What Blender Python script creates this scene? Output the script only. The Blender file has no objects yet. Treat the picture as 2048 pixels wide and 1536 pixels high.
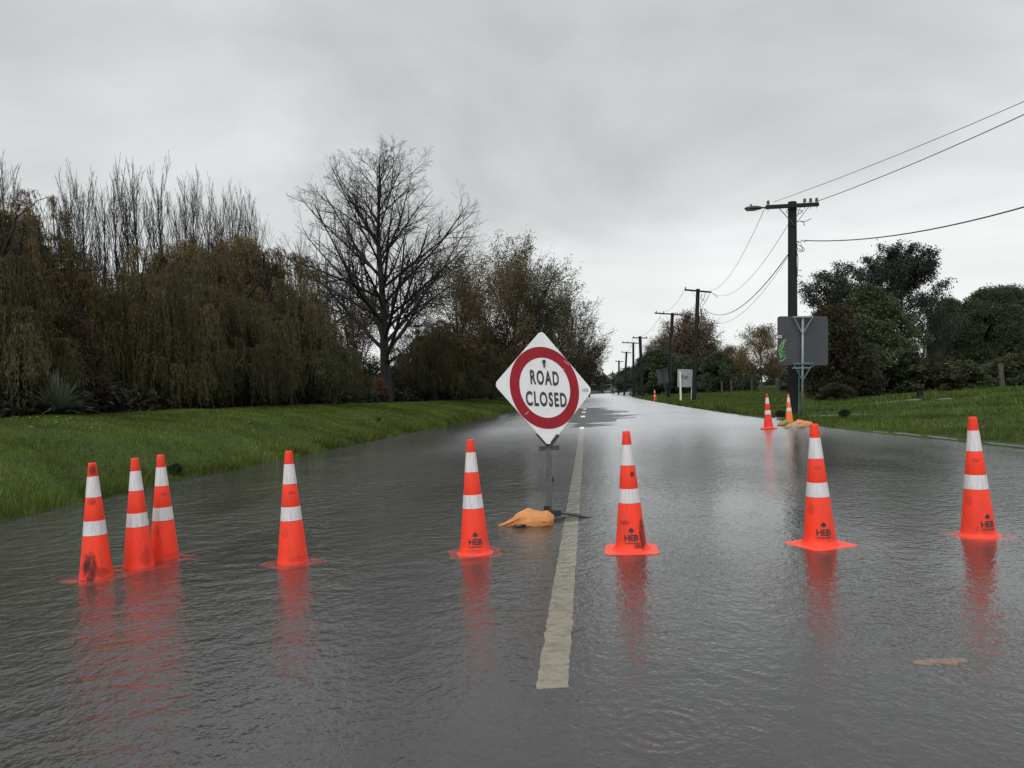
import bpy, bmesh, math
import numpy as np
from mathutils import Vector, Matrix

S = bpy.context.scene
COL = S.collection
R = math.radians
rng = np.random.default_rng(7)

# ------------------------------------------------------------------ camera
CAM_H, FPX, ROLL, PITCH = 1.22, 1538.0, R(2.5), math.atan(17 / 1538.0)
_f = Vector((0, math.cos(PITCH), math.sin(PITCH)))
_u0 = Vector((0, -math.sin(PITCH), math.cos(PITCH)))
_r0 = Vector((1, 0, 0))
CR = math.cos(ROLL) * _r0 - math.sin(ROLL) * _u0
CU = math.sin(ROLL) * _r0 + math.cos(ROLL) * _u0
cd = bpy.data.cameras.new('camera')
cd.sensor_width = 36.0
cd.lens = FPX / 2048 * 36
cd.clip_end = 4000
cd.clip_start = 0.05
cam = bpy.data.objects.new('camera', cd)
COL.objects.link(cam)
cam.matrix_world = Matrix(((CR.x, CU.x, -_f.x, 0), (CR.y, CU.y, -_f.y, 0), (CR.z, CU.z, -_f.z, CAM_H), (0, 0, 0, 1)))
S.camera = cam


def ray(px, py):
    return _f + ((px - 1024) / FPX) * CR + ((768 - py) / FPX) * CU


def at(px, py, Y):
    d = ray(px, py)
    return Vector((0, 0, CAM_H)) + d * (Y / d.y)


def ground(px, py, z=0.0):
    d = ray(px, py)
    return Vector((0, 0, CAM_H)) + d * ((z - CAM_H) / d.z)


# ------------------------------------------------------------------ light
SUN_EL, SUN_AZ = R(52), R(205)      # azimuth clockwise from +Y: behind the camera, over its left shoulder
S.view_settings.view_transform = 'Standard'
S.view_settings.look = 'None'
S.view_settings.exposure = 0.09
S.view_settings.gamma = 1.0
S.view_settings.use_curve_mapping = False
S.render.engine = 'CYCLES'
S.cycles.use_denoising = True
S.cycles.denoiser = 'OPENIMAGEDENOISE'
S.cycles.denoising_input_passes = 'RGB_ALBEDO_NORMAL'
S.cycles.denoising_prefilter = 'ACCURATE'
S.cycles.max_bounces = 8
S.cycles.transparent_max_bounces = 24
S.cycles.caustics_reflective = False
S.cycles.caustics_refractive = True

sd = bpy.data.lights.new('sun', 'SUN')
sd.energy = 1.3
sd.angle = R(24)
sd.color = (1.0, 0.97, 0.93)
sun = bpy.data.objects.new('sun', sd)
COL.objects.link(sun)
_sv = Vector((math.sin(SUN_AZ) * math.cos(SUN_EL), math.cos(SUN_AZ) * math.cos(SUN_EL), math.sin(SUN_EL)))
sun.rotation_euler = _sv.to_track_quat('Z', 'Y').to_euler()

W = bpy.data.worlds.new('World')
S.world = W
W.use_nodes = True


class NT:
    """small node-tree writer"""
    def __init__(s, tree):
        s.t = tree
        s.t.nodes.clear()

    def n(s, kind, **kw):
        nd = s.t.nodes.new(kind)
        for k, v in kw.items():
            if k == 'ins':
                for i, val in v.items():
                    s.put(nd.inputs[i], val)
            else:
                setattr(nd, k, v)
        return nd

    def put(s, sock, val):
        if isinstance(val, bpy.types.NodeSocket):
            s.t.links.new(val, sock)
        elif isinstance(val, bpy.types.Node):
            s.t.links.new(val.outputs[0], sock)
        else:
            if sock.type == 'RGBA' and len(val) == 3:
                val = (*val, 1)
            sock.default_value = val

    def math(s, op, a, b=0.0, c=None, clamp=False):
        nd = s.n('ShaderNodeMath', operation=op, use_clamp=clamp)
        s.put(nd.inputs[0], a)
        s.put(nd.inputs[1], b)
        if c is not None:
            s.put(nd.inputs[2], c)
        return nd.outputs[0]

    def vmath(s, op, a, b=(0, 0, 0)):
        nd = s.n('ShaderNodeVectorMath', operation=op)
        s.put(nd.inputs[0], a)
        s.put(nd.inputs[1], b)
        return nd.outputs['Value'] if op in ('LENGTH', 'DISTANCE', 'DOT_PRODUCT') else nd.outputs[0]

    def noise(s, vec, scale, detail=3.0, rough=0.5, dist=0.0):
        nd = s.n('ShaderNodeTexNoise')
        if vec is not None:
            s.put(nd.inputs['Vector'], vec)
        s.put(nd.inputs['Scale'], scale)
        s.put(nd.inputs['Detail'], detail)
        s.put(nd.inputs['Roughness'], rough)
        s.put(nd.inputs['Distortion'], dist)
        return nd.outputs[0]

    def ramp(s, fac, stops, interp='LINEAR'):
        nd = s.n('ShaderNodeValToRGB')
        nd.color_ramp.interpolation = interp
        el = nd.color_ramp.elements
        while len(el) < len(stops):
            el.new(0.5)
        for e, (p, c) in zip(el, stops):
            e.position = p
            if isinstance(c, (int, float)):
                c = (c, c, c)
            e.color = (*c, 1)
        s.put(nd.inputs[0], fac)
        return nd.outputs[0]

    def mix(s, fac, a, b, blend='MIX'):
        nd = s.n('ShaderNodeMix', data_type='RGBA', blend_type=blend)
        s.put(nd.inputs[0], fac)
        s.put(nd.inputs[6], a)
        s.put(nd.inputs[7], b)
        return nd.outputs[2]

    def maprange(s, v, a, b, c=0.0, d=1.0, smooth=False):
        nd = s.n('ShaderNodeMapRange')
        if smooth:
            nd.interpolation_type = 'SMOOTHSTEP'
        for i, x in enumerate((v, a, b, c, d)):
            s.put(nd.inputs[i], x)
        return nd.outputs[0]

    def comb(s, x, y, z=0.0):
        nd = s.n('ShaderNodeCombineXYZ')
        for i, v in enumerate((x, y, z)):
            s.put(nd.inputs[i], v)
        return nd.outputs[0]


def build_sky():
    t = NT(W.node_tree)
    out = t.n('ShaderNodeOutputWorld')
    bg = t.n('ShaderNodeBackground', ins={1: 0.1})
    t.t.links.new(bg.outputs[0], out.inputs[0])
    sky = t.n('ShaderNodeTexSky', sky_type='NISHITA', sun_disc=False, sun_elevation=SUN_EL, sun_rotation=SUN_AZ)
    tc = t.n('ShaderNodeTexCoord')
    sep = t.n('ShaderNodeSeparateXYZ', ins={0: tc.outputs['Generated']})
    x, y, z = sep.outputs
    zc = t.math('MAXIMUM', z, 0.0)
    den = t.math('ADD', zc, 0.22)
    vec = t.comb(t.math('DIVIDE', x, den), t.math('DIVIDE', y, den), 3.7)
    n1 = t.noise(vec, 1.15, 5, 0.52, 0.35)
    n2 = t.noise(vec, 0.42, 3, 0.5, 0.2)
    grad = t.ramp(zc, [(0.0, (0.72, 0.745, 0.735)), (0.10, (0.69, 0.715, 0.71)), (0.24, (0.63, 0.645, 0.65)),
                       (0.42, (0.50, 0.515, 0.535)), (0.7, (0.80, 0.82, 0.85)), (1.0, (1.25, 1.28, 1.32))])
    cl = t.math('ADD', t.math('MULTIPLY', t.math('SUBTRACT', n1, 0.5), 1.05), t.math('MULTIPLY', t.math('SUBTRACT', n2, 0.5), 1.1))
    amp = t.maprange(zc, 0.02, 0.28, 0.15, 1.0)
    cl = t.math('ADD', t.math('MULTIPLY', cl, amp), 1.0)
    col = t.mix(1.0, grad, cl, 'MULTIPLY')
    # extra brightness put into the unseen sky behind the camera, to light cone fronts
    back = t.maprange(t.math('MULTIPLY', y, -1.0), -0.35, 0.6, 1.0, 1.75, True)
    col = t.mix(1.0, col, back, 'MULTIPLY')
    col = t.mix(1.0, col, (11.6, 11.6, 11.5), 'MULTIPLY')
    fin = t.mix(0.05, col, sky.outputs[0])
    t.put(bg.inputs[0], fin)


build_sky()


# ------------------------------------------------------------------ materials
def principled(name, color, rough=0.6, metal=0.0, spec=0.5, bump=None, var=None):
    """plain surface with optional noise colour variation var=(scale, amount) and bump=(scale, distance)"""
    m = bpy.data.materials.new(name)
    m.use_nodes = True
    t = NT(m.node_tree)
    out = t.n('ShaderNodeOutputMaterial')
    b = t.n('ShaderNodeBsdfPrincipled', ins={'Roughness': rough, 'Metallic': metal, 'Specular IOR Level': spec})
    t.t.links.new(b.outputs[0], out.inputs[0])
    tc = t.n('ShaderNodeTexCoord')
    c = color
    if var:
        nz = t.noise(tc.outputs['Object'], var[0], 5, 0.6)
        f = t.maprange(nz, 0.3, 0.7, 1 - var[1], 1 + var[1])
        c = t.mix(1.0, (*color, 1), f, 'MULTIPLY')
    t.put(b.inputs['Base Color'], c)
    if bump:
        nz = t.noise(tc.outputs['Object'], bump[0], 4, 0.6)
        bn = t.n('ShaderNodeBump', ins={'Strength': 1.0, 'Distance': bump[1], 'Height': nz})
        t.put(b.inputs['Normal'], bn.outputs[0])
    return m


def leafmat(name, trans=0.25, rough=0.55, spec=0.25):
    """leaf colour comes from the per-leaf colour attribute"""
    m = bpy.data.materials.new(name)
    m.use_nodes = True
    t = NT(m.node_tree)
    out = t.n('ShaderNodeOutputMaterial')
    at_ = t.n('ShaderNodeAttribute', attribute_name='Col')
    b = t.n('ShaderNodeBsdfPrincipled', ins={'Roughness': rough, 'Specular IOR Level': spec, 'Base Color': at_.outputs[0]})
    tr = t.n('ShaderNodeBsdfTranslucent', ins={0: at_.outputs[0]})
    mx = t.n('ShaderNodeMixShader', ins={0: trans})
    t.t.links.new(b.outputs[0], mx.inputs[1])
    t.t.links.new(tr.outputs[0], mx.inputs[2])
    t.t.links.new(mx.outputs[0], out.inputs[0])
    return m


def bark(name, c, scale=6.0):
    m = bpy.data.materials.new(name)
    m.use_nodes = True
    t = NT(m.node_tree)
    out = t.n('ShaderNodeOutputMaterial')
    tc = t.n('ShaderNodeTexCoord')
    mp = t.n('ShaderNodeMapping', ins={0: tc.outputs['Object'], 3: (1, 1, 0.25)})
    nz = t.noise(mp.outputs[0], scale, 6, 0.65)
    colr = t.ramp(nz, [(0.3, tuple(v * 0.55 for v in c)), (0.7, tuple(v * 1.5 for v in c))])
    b = t.n('ShaderNodeBsdfPrincipled', ins={'Roughness': 0.8, 'Specular IOR Level': 0.25, 'Base Color': colr})
    bn = t.n('ShaderNodeBump', ins={'Strength': 0.8, 'Distance': 0.03, 'Height': nz})
    t.put(b.inputs['Normal'], bn.outputs[0])
    t.t.links.new(b.outputs[0], out.inputs[0])
    return m


M = {}
M['leaf'] = leafmat('leaf')
M['grassblade'] = leafmat('grass_blade', 0.3, 0.6, 0.1)
M['bark'] = bark('dark_bark', (0.017, 0.0155, 0.014))
M['bark_pale'] = bark('grey_bark', (0.055, 0.050, 0.045))
M['pole'] = bark('tarred_timber', (0.010, 0.011, 0.010), 9)
M['timber'] = bark('weathered_timber', (0.06, 0.058, 0.045), 9)
M['steel'] = principled('galvanised_steel', (0.058, 0.060, 0.061), 0.42, 0.6, 0.5, var=(30, 0.35), bump=(120, 0.0006))
M['blackmetal'] = principled('black_metal', (0.02, 0.02, 0.021), 0.45, 0.3, var=(40, 0.4))
M['wire'] = principled('cable_sheath', (0.03, 0.03, 0.032), 0.6)
M['ceramic'] = principled('insulator_glaze', (0.05, 0.045, 0.045), 0.2)
M['signwhite'] = principled('sign_white', (0.60, 0.60, 0.60), 0.38, 0, 0.5, var=(5, 0.05))
M['signred'] = principled('sign_red', (0.235, 0.007, 0.016), 0.5, 0, 0.2, var=(7, 0.10))
M['ink'] = principled('black_ink', (0.014, 0.014, 0.015), 0.5)
M['pencil'] = principled('marker_ink', (0.12, 0.12, 0.13), 0.6)
M['band'] = None
M['bracket'] = principled('bracket_steel', (0.17, 0.195, 0.195), 0.5, 0.2, var=(14, 0.3))
M['teal'] = principled('teal_paint', (0.055, 0.14, 0.14), 0.5, 0.2, var=(12, 0.5))
M['boardback'] = principled('board_back', (0.034, 0.037, 0.043), 0.6, 0.1, var=(1.6, 0.22))
M['greygraf'] = principled('green_spray_paint', (0.12, 0.27, 0.11), 0.6, var=(20, 0.2))
M['whitepaint'] = principled('white_paint', (0.62, 0.62, 0.58), 0.6, var=(8, 0.08))
M['greyboard'] = principled('pale_grey_board', (0.27, 0.27, 0.28), 0.6, var=(3, 0.08))
M['purple'] = principled('purple_spray_paint', (0.035, 0.03, 0.09), 0.6)
M['bin'] = principled('dark_teal_plastic', (0.004, 0.012, 0.014), 0.75, 0, 0.15)
M['concrete'] = principled('wet_concrete', (0.085, 0.085, 0.08), 0.35, 0, 0.5, var=(6, 0.3), bump=(40, 0.004))
M['daisy'] = principled('daisy_white', (0.55, 0.55, 0.48), 0.7)
M['roof1'] = principled('roof_grey', (0.16, 0.16, 0.165), 0.7)
M['roof2'] = principled('roof_brown', (0.10, 0.085, 0.075), 0.7)
M['wallpale'] = principled('wall_pale', (0.42, 0.42, 0.41), 0.7)
M['walltan'] = principled('wall_tan', (0.34, 0.27, 0.22), 0.7)
M['glassdark'] = principled('window_dark', (0.03, 0.035, 0.04), 0.1)
M['fencegrey'] = principled('fence_grey', (0.10, 0.105, 0.115), 0.7, var=(3, 0.3))
M['lampgrey'] = principled('lamp_grey', (0.03, 0.03, 0.031), 0.5, 0.3)
M['lens'] = principled('lamp_lens', (0.12, 0.12, 0.12), 0.15)


def band_material():
    m = bpy.data.materials.new('reflective_sheeting')
    m.use_nodes = True
    t = NT(m.node_tree)
    out = t.n('ShaderNodeOutputMaterial')
    tc = t.n('ShaderNodeTexCoord')
    oi = t.n('ShaderNodeObjectInfo')
    off = t.vmath('ADD', tc.outputs['Object'], t.comb(t.math('MULTIPLY', oi.outputs['Random'], 40), 0.0, 0.0))
    st = t.vmath('MULTIPLY', off, (70, 70, 4))
    streak = t.noise(st, 1.0, 3, 0.5)
    f1 = t.maprange(streak, 0.42, 0.75, 0.0, 0.55)
    spots = t.noise(off, 75, 2, 0.5)
    f2 = t.maprange(spots, 0.70, 0.76, 0.0, 0.8)
    c = t.mix(f1, (0.56, 0.54, 0.545), (0.29, 0.275, 0.275))
    c = t.mix(f2, c, (0.06, 0.05, 0.05))
    b = t.n('ShaderNodeBsdfPrincipled', ins={'Roughness': 0.35, 'Base Color': c})
    t.t.links.new(b.outputs[0], out.inputs[0])
    return m


M['band'] = band_material()


def cone_material(name, base=(0.80, 0.045, 0.018), scuff=0.25, stains=()):
    """orange plastic with scuffs; stains = [(centre, (rx, ry, rz), strength)] in the cone's own space"""
    m = bpy.data.materials.new(name)
    m.use_nodes = True
    t = NT(m.node_tree)
    out = t.n('ShaderNodeOutputMaterial')
    tc = t.n('ShaderNodeTexCoord')
    ob = tc.outputs['Object']
    oi = t.n('ShaderNodeObjectInfo')
    off = t.vmath('ADD', ob, t.comb(t.math('MULTIPLY', oi.outputs['Random'], 50), 0.0, 0.0))
    fade = t.noise(t.vmath('MULTIPLY', off, (14, 14, 3)), 1.0, 4, 0.55)
    c = t.mix(t.maprange(fade, 0.35, 0.75, 0.0, 0.6), (*base, 1), (base[0] * 0.66, base[1] * 0.8 + 0.012, base[2] * 1.0 + 0.012, 1))
    film = t.noise(t.vmath('MULTIPLY', off, (45, 45, 2.2)), 1.0, 4, 0.6)
    c = t.mix(t.maprange(film, 0.50, 0.78, 0.0, 0.6), c, (base[0] * 0.42, base[1] * 0.75 + 0.02, base[2] + 0.02, 1))
    sc = t.noise(t.vmath('MULTIPLY', off, (26, 26, 9)), 1.0, 6, 0.7, 0.6)
    dirt = t.maprange(sc, 0.70 - 0.12 * scuff, 0.80 - 0.06 * scuff, 0.0, 0.75)
    spots = t.noise(off, 90, 2, 0.5)
    dirt = t.math('MAXIMUM', dirt, t.maprange(spots, 0.74, 0.79, 0.0, 0.7))
    for ctr, rad, k in stains:
        d = t.vmath('LENGTH', t.vmath('DIVIDE', t.vmath('SUBTRACT', ob, ctr), rad))
        d = t.math('ADD', d, t.math('MULTIPLY', t.math('SUBTRACT', t.noise(t.vmath('MULTIPLY', ob, (22, 22, 12)), 1.0, 5, 0.75, 1.0), 0.5), 1.5))
        nz = t.noise(t.vmath('MULTIPLY', off, (30, 30, 14)), 1.0, 5, 0.7, 0.8)
        f = t.math('MULTIPLY', t.maprange(d, 0.55, 1.05, 1.0, 0.0, True), t.maprange(nz, 0.30, 0.52, 0.35, 1.0))
        dirt = t.math('MAXIMUM', dirt, t.math('MULTIPLY', f, k))
    c = t.mix(dirt, c, (0.035, 0.014, 0.012))
    b = t.n('ShaderNodeBsdfPrincipled', ins={'Roughness': 0.45, 'Specular IOR Level': 0.2, 'Base Color': c})
    bn = t.n('ShaderNodeBump', ins={'Strength': 0.25, 'Distance': 0.002, 'Height': fade})
    t.put(b.inputs['Normal'], bn.outputs[0])
    t.t.links.new(b.outputs[0], out.inputs[0])
    return m


def asphalt():
    m = bpy.data.materials.new('wet_asphalt')
    m.use_nodes = True
    t = NT(m.node_tree)
    out = t.n('ShaderNodeOutputMaterial')
    g = t.n('ShaderNodeNewGeometry')
    p = g.outputs['Position']
    fine = t.noise(p, 160, 3, 0.7)
    big = t.noise(p, 0.6, 4, 0.6)
    c = t.ramp(t.math('ADD', t.math('MULTIPLY', fine, 0.5), t.math('MULTIPLY', big, 0.5)), [(0.35, (0.022, 0.023, 0.024)), (0.65, (0.055, 0.055, 0.054))])
    b = t.n('ShaderNodeBsdfPrincipled', ins={'Roughness': 0.42, 'Base Color': c})
    bn = t.n('ShaderNodeBump', ins={'Strength': 0.9, 'Distance': 0.006, 'Height': fine})
    t.put(b.inputs['Normal'], bn.outputs[0])
    t.t.links.new(b.outputs[0], out.inputs[0])
    return m


def roadpaint():
    m = bpy.data.materials.new('worn_road_paint')
    m.use_nodes = True
    t = NT(m.node_tree)
    out = t.n('ShaderNodeOutputMaterial')
    g = t.n('ShaderNodeNewGeometry')
    p = g.outputs['Position']
    wear = t.noise(p, 11, 4, 0.6)
    c = t.mix(t.maprange(wear, 0.46, 0.72, 0.0, 0.6), (0.72, 0.69, 0.56), (0.22, 0.21, 0.18))
    b = t.n('ShaderNodeBsdfPrincipled', ins={'Roughness': 0.5, 'Base Color': c})
    t.t.links.new(b.outputs[0], out.inputs[0])
    return m


def soil():
    m = bpy.data.materials.new('turf')
    m.use_nodes = True
    t = NT(m.node_tree)
    out = t.n('ShaderNodeOutputMaterial')
    g = t.n('ShaderNodeNewGeometry')
    p = g.outputs['Position']
    n1 = t.noise(p, 1.1, 6, 0.65)
    n2 = t.noise(p, 14, 5, 0.7)
    v = t.math('ADD', t.math('MULTIPLY', n1, 0.5), t.math('MULTIPLY', n2, 0.5))
    c = t.ramp(v, [(0.3, (0.018, 0.026, 0.007)), (0.5, (0.034, 0.054, 0.012)), (0.7, (0.055, 0.075, 0.020))])
    b = t.n('ShaderNodeBsdfPrincipled', ins={'Roughness': 0.85, 'Specular IOR Level': 0.15, 'Base Color': c})
    bn = t.n('ShaderNodeBump', ins={'Strength': 0.8, 'Distance': 0.05, 'Height': n2})
    t.put(b.inputs['Normal'], bn.outputs[0])
    t.t.links.new(b.outputs[0], out.inputs[0])
    return m


RINGS = [(835, 1367, 0.12), (1320, 1457, 0.20)]


def water_mat():
    m = bpy.data.materials.new('flood_water')
    m.use_nodes = True
    t = NT(m.node_tree)
    out = t.n('ShaderNodeOutputMaterial')
    g = t.n('ShaderNodeNewGeometry')
    p = g.outputs['Position']
    sp = t.n('ShaderNodeSeparateXYZ', ins={0: p})
    # wind ripples: crests run across the road; stronger on the open left side, gusts in patches
    off = t.math('SUBTRACT', sp.outputs[0], t.math('MULTIPLY', sp.outputs[1], 0.0953))
    leftw = t.maprange(off, -5.5, 1.5, 1.0, 0.0, True)
    gust = t.noise(t.vmath('MULTIPLY', p, (0.5, 0.22, 1)), 1.0, 3, 0.5)
    amp = t.math('MULTIPLY', t.maprange(gust, 0.35, 0.65, 0.45, 1.35), t.maprange(leftw, 0.0, 1.0, 0.55, 1.25))
    rot = t.n('ShaderNodeMapping', ins={0: p, 2: (0, 0, R(-14))})
    w1 = t.noise(t.vmath('MULTIPLY', rot.outputs[0], (10, 8, 1)), 1.0, 2.0, 0.5, 0.3)
    w2 = t.noise(t.vmath('MULTIPLY', rot.outputs[0], (24, 19, 1)), 1.0, 2.0, 0.5, 0.2)
    w3 = t.noise(t.vmath('MULTIPLY', rot.outputs[0], (3.6, 4.6, 1)), 1.0, 2.0, 0.5, 0.4)
    h = t.math('MULTIPLY', w1, 0.0088)
    h = t.math('ADD', h, t.math('MULTIPLY', w2, 0.0080))
    h = t.math('ADD', h, t.math('MULTIPLY', t.math('MULTIPLY', w3, t.maprange(leftw, 0.0, 1.0, 0.3, 1.0)), 0.025))
    w4 = t.noise(t.vmath('MULTIPLY', rot.outputs[0], (60, 48, 1)), 1.0, 1.5, 0.5, 0.0)
    h = t.math('ADD', h, t.math('MULTIPLY', w4, 0.0038))
    h = t.math('MULTIPLY', h, amp)
    # rain: little craters wherever a drop has just landed
    vo = t.n('ShaderNodeTexVoronoi', feature='F1', ins={'Scale': 7.0})
    t.put(vo.inputs['Vector'], t.vmath('MULTIPLY', p, (1, 1, 0)))
    dist = vo.outputs['Distance']
    pick = t.n('ShaderNodeSeparateColor', ins={0: vo.outputs['Color']})
    hit = t.math('GREATER_THAN', pick.outputs[0], 0.45)
    size = t.maprange(pick.outputs[1], 0.0, 1.0, 0.03, 0.10)
    q = t.math('DIVIDE', dist, size)
    ring = t.math('MULTIPLY', t.math('SINE', t.math('MULTIPLY', q, 9.0)), t.maprange(q, 0.2, 1.3, 1.0, 0.0, True))
    h = t.math('ADD', h, t.math('MULTIPLY', t.math('MULTIPLY', ring, hit), 0.0019))
    for (px, py, rad) in RINGS:
        c = ground(px, py)
        d = t.vmath('DISTANCE', p, (c.x, c.y, 0))
        win = t.math('MULTIPLY', t.maprange(d, rad * 1.12, rad * 0.9, 0.0, 1.0, True), t.maprange(d, rad * 0.0, rad * 0.95, 0.25, 1.0))
        r2 = t.math('MULTIPLY', t.math('SINE', t.math('MULTIPLY', d, 2 * math.pi / (rad * 0.30))), win)
        h = t.math('ADD', h, t.math('MULTIPLY', t.math('MULTIPLY', r2, t.maprange(t.noise(p, 6.0, 2.0, 0.5), 0.38, 0.62, 0.1, 1.0)), 0.0013))
    bn = t.n('ShaderNodeBump', ins={'Strength': 1.0, 'Distance': 1.0, 'Height': h})
    fr = t.n('ShaderNodeFresnel', ins={0: 1.42})
    t.put(fr.inputs['Normal'], bn.outputs[0])
    gl = t.n('ShaderNodeBsdfGlossy', distribution='MULTI_GGX', ins={'Color': (0.98, 0.99, 1.0)})
    # finer ripples than the bump can carry, where the wind has the longer run
    t.put(gl.inputs['Roughness'], t.math('MULTIPLY', t.maprange(sp.outputs[1], 6.0, 25.0, 0.03, 0.36), t.maprange(off, -5.6, -2.6, 0.12, 0.9, True)))
    t.put(gl.inputs['Normal'], bn.outputs[0])
    tr = t.n('ShaderNodeBsdfRefraction', ins={'Color': (0.86, 0.84, 0.77), 'Roughness': 0.0, 'IOR': 1.33})
    t.put(tr.inputs['Normal'], bn.outputs[0])
    mu = t.n('ShaderNodeBsdfDiffuse', ins={0: (0.13, 0.127, 0.12)})
    body = t.n('ShaderNodeMixShader', ins={0: 0.20})
    t.t.links.new(tr.outputs[0], body.inputs[1])
    t.t.links.new(mu.outputs[0], body.inputs[2])
    mx = t.n('ShaderNodeMixShader')
    t.put(mx.inputs[0], fr.outputs[0])
    t.t.links.new(body.outputs[0], mx.inputs[1])
    t.t.links.new(gl.outputs[0], mx.inputs[2])
    t.t.links.new(mx.outputs[0], out.inputs[0])
    return m


M['asphalt'], M['paint'], M['soil'], M['water'] = asphalt(), roadpaint(), soil(), water_mat()


# ------------------------------------------------------------------ mesh helpers
def link(name, me, mat, parent=None):
    o = bpy.data.objects.new(name, me)
    COL.objects.link(o)
    if mat is not None:
        me.materials.append(mat)
    if parent is not None:
        o.parent = parent
    return o


def np_mesh(name, V, F, col=None, smooth=False):
    """F: (n,k) int array"""
    me = bpy.data.meshes.new(name)
    V = np.asarray(V, dtype=np.float32)
    F = np.asarray(F, dtype=np.int32)
    n, k = F.shape
    me.vertices.add(len(V))
    me.vertices.foreach_set('co', V.ravel())
    me.loops.add(n * k)
    me.loops.foreach_set('vertex_index', F.ravel())
    me.polygons.add(n)
    me.polygons.foreach_set('loop_start', np.arange(0, n * k, k, dtype=np.int32))
    try:
        me.polygons.foreach_set('loop_total', np.full(n, k, dtype=np.int32))
    except Exception:
        pass
    me.polygons.foreach_set('use_smooth', np.full(n, smooth, dtype=bool))
    me.update(calc_edges=True)
    if col is not None:
        a = me.color_attributes.new('Col', 'FLOAT_COLOR', 'POINT')
        c = np.ones((len(V), 4), dtype=np.float32)
        c[:, :3] = col
        a.data.foreach_set('color', c.ravel())
    return me


class MB:
    """bmesh collector"""
    def __init__(s):
        s.b = bmesh.new()

    def box(s, c, d, rot=None, bevel=0.0):
        r = bmesh.ops.create_cube(s.b, size=1.0)
        vs = r['verts']
        bmesh.ops.scale(s.b, vec=Vector(d), verts=vs)
        if bevel:
            es = list({e for v in vs for e in v.link_edges})
            r2 = bmesh.ops.bevel(s.b, geom=es, offset=bevel, segments=2, affect='EDGES', profile=0.6)
            vs = list({v for f in r2['faces'] for v in f.verts} | {v for v in vs if v.is_valid})
        if rot is not None:
            bmesh.ops.transform(s.b, matrix=rot.to_4x4(), verts=vs)
        bmesh.ops.translate(s.b, vec=Vector(c), verts=vs)
        return s

    def bar(s, a, b, w, h=None, n=0, r2=None, up=Vector((0, 0, 1))):
        """rectangular bar, or n-sided tube with radius w, from a to b"""
        a, b = Vector(a), Vector(b)
        h = w if h is None else h
        z = (b - a).normalized()
        if abs(z.dot(up)) > 0.98:
            up = Vector((0, 1, 0))
        x = up.cross(z).normalized()
        y = z.cross(x)
        if n == 0:
            ring = [(-w / 2, -h / 2), (w / 2, -h / 2), (w / 2, h / 2), (-w / 2, h / 2)]
            r1 = [a + x * p + y * q for p, q in ring]
            r3 = [b + x * p + y * q for p, q in ring]
        else:
            r2 = w if r2 is None else r2
            an = [2 * math.pi * i / n for i in range(n)]
            r1 = [a + (x * math.cos(t) + y * math.sin(t)) * w for t in an]
            r3 = [b + (x * math.cos(t) + y * math.sin(t)) * r2 for t in an]
        v1 = [s.b.verts.new(p) for p in r1]
        v2 = [s.b.verts.new(p) for p in r3]
        k = len(v1)
        for i in range(k):
            s.b.faces.new((v1[i], v1[(i + 1) % k], v2[(i + 1) % k], v2[i]))
        s.b.faces.new(v1[::-1])
        s.b.faces.new(v2)
        return s

    def prism(s, poly, z0, z1):
        """poly in local xy, extruded along z"""
        a = [s.b.verts.new((x, y, z0)) for x, y in poly]
        b = [s.b.verts.new((x, y, z1)) for x, y in poly]
        k = len(a)
        for i in range(k):
            s.b.faces.new((a[i], a[(i + 1) % k], b[(i + 1) % k], b[i]))
        s.b.faces.new(a[::-1])
        s.b.faces.new(b)
        return s

    def lathe(s, prof, n=32, cap=True):
        rings = []
        for r, z in prof:
            rings.append([s.b.verts.new((r * math.cos(2 * math.pi * i / n), r * math.sin(2 * math.pi * i / n), z)) for i in range(n)])
        for p, q in zip(rings, rings[1:]):
            for i in range(n):
                s.b.faces.new((p[i], p[(i + 1) % n], q[(i + 1) % n], q[i]))
        if cap:
            s.b.faces.new(rings[0][::-1])
            s.b.faces.new(rings[-1])
        return s

    def mesh(s, name, smooth=False):
        bmesh.ops.recalc_face_normals(s.b, faces=s.b.faces)
        me = bpy.data.meshes.new(name)
        s.b.to_mesh(me)
        s.b.free()
        if smooth:
            for p in me.polygons:
                p.use_smooth = True
        return me

    def build(s, name, mat, parent=None, smooth=False):
        return link(name, s.mesh(name, smooth), mat, parent)


def tag(o, label, cat, group=None):
    o['label'] = label
    o['category'] = cat
    if group:
        o['group'] = group
    return o


def thing(name, label, cat, loc=(0, 0, 0), rz=0.0, group=None):
    o = bpy.data.objects.new(name, None)
    COL.objects.link(o)
    o.empty_display_size = 0.2
    o.location = loc
    o.rotation_euler = (0, 0, rz)
    return tag(o, label, cat, group)


def struct(o, kind='structure'):
    o['kind'] = kind
    return o


def shade_auto(o, ang=35):
    for p in o.data.polygons:
        p.use_smooth = True
    try:
        o.data.set_sharp_from_angle(angle=R(ang))
    except Exception:
        pass
    return o


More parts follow.
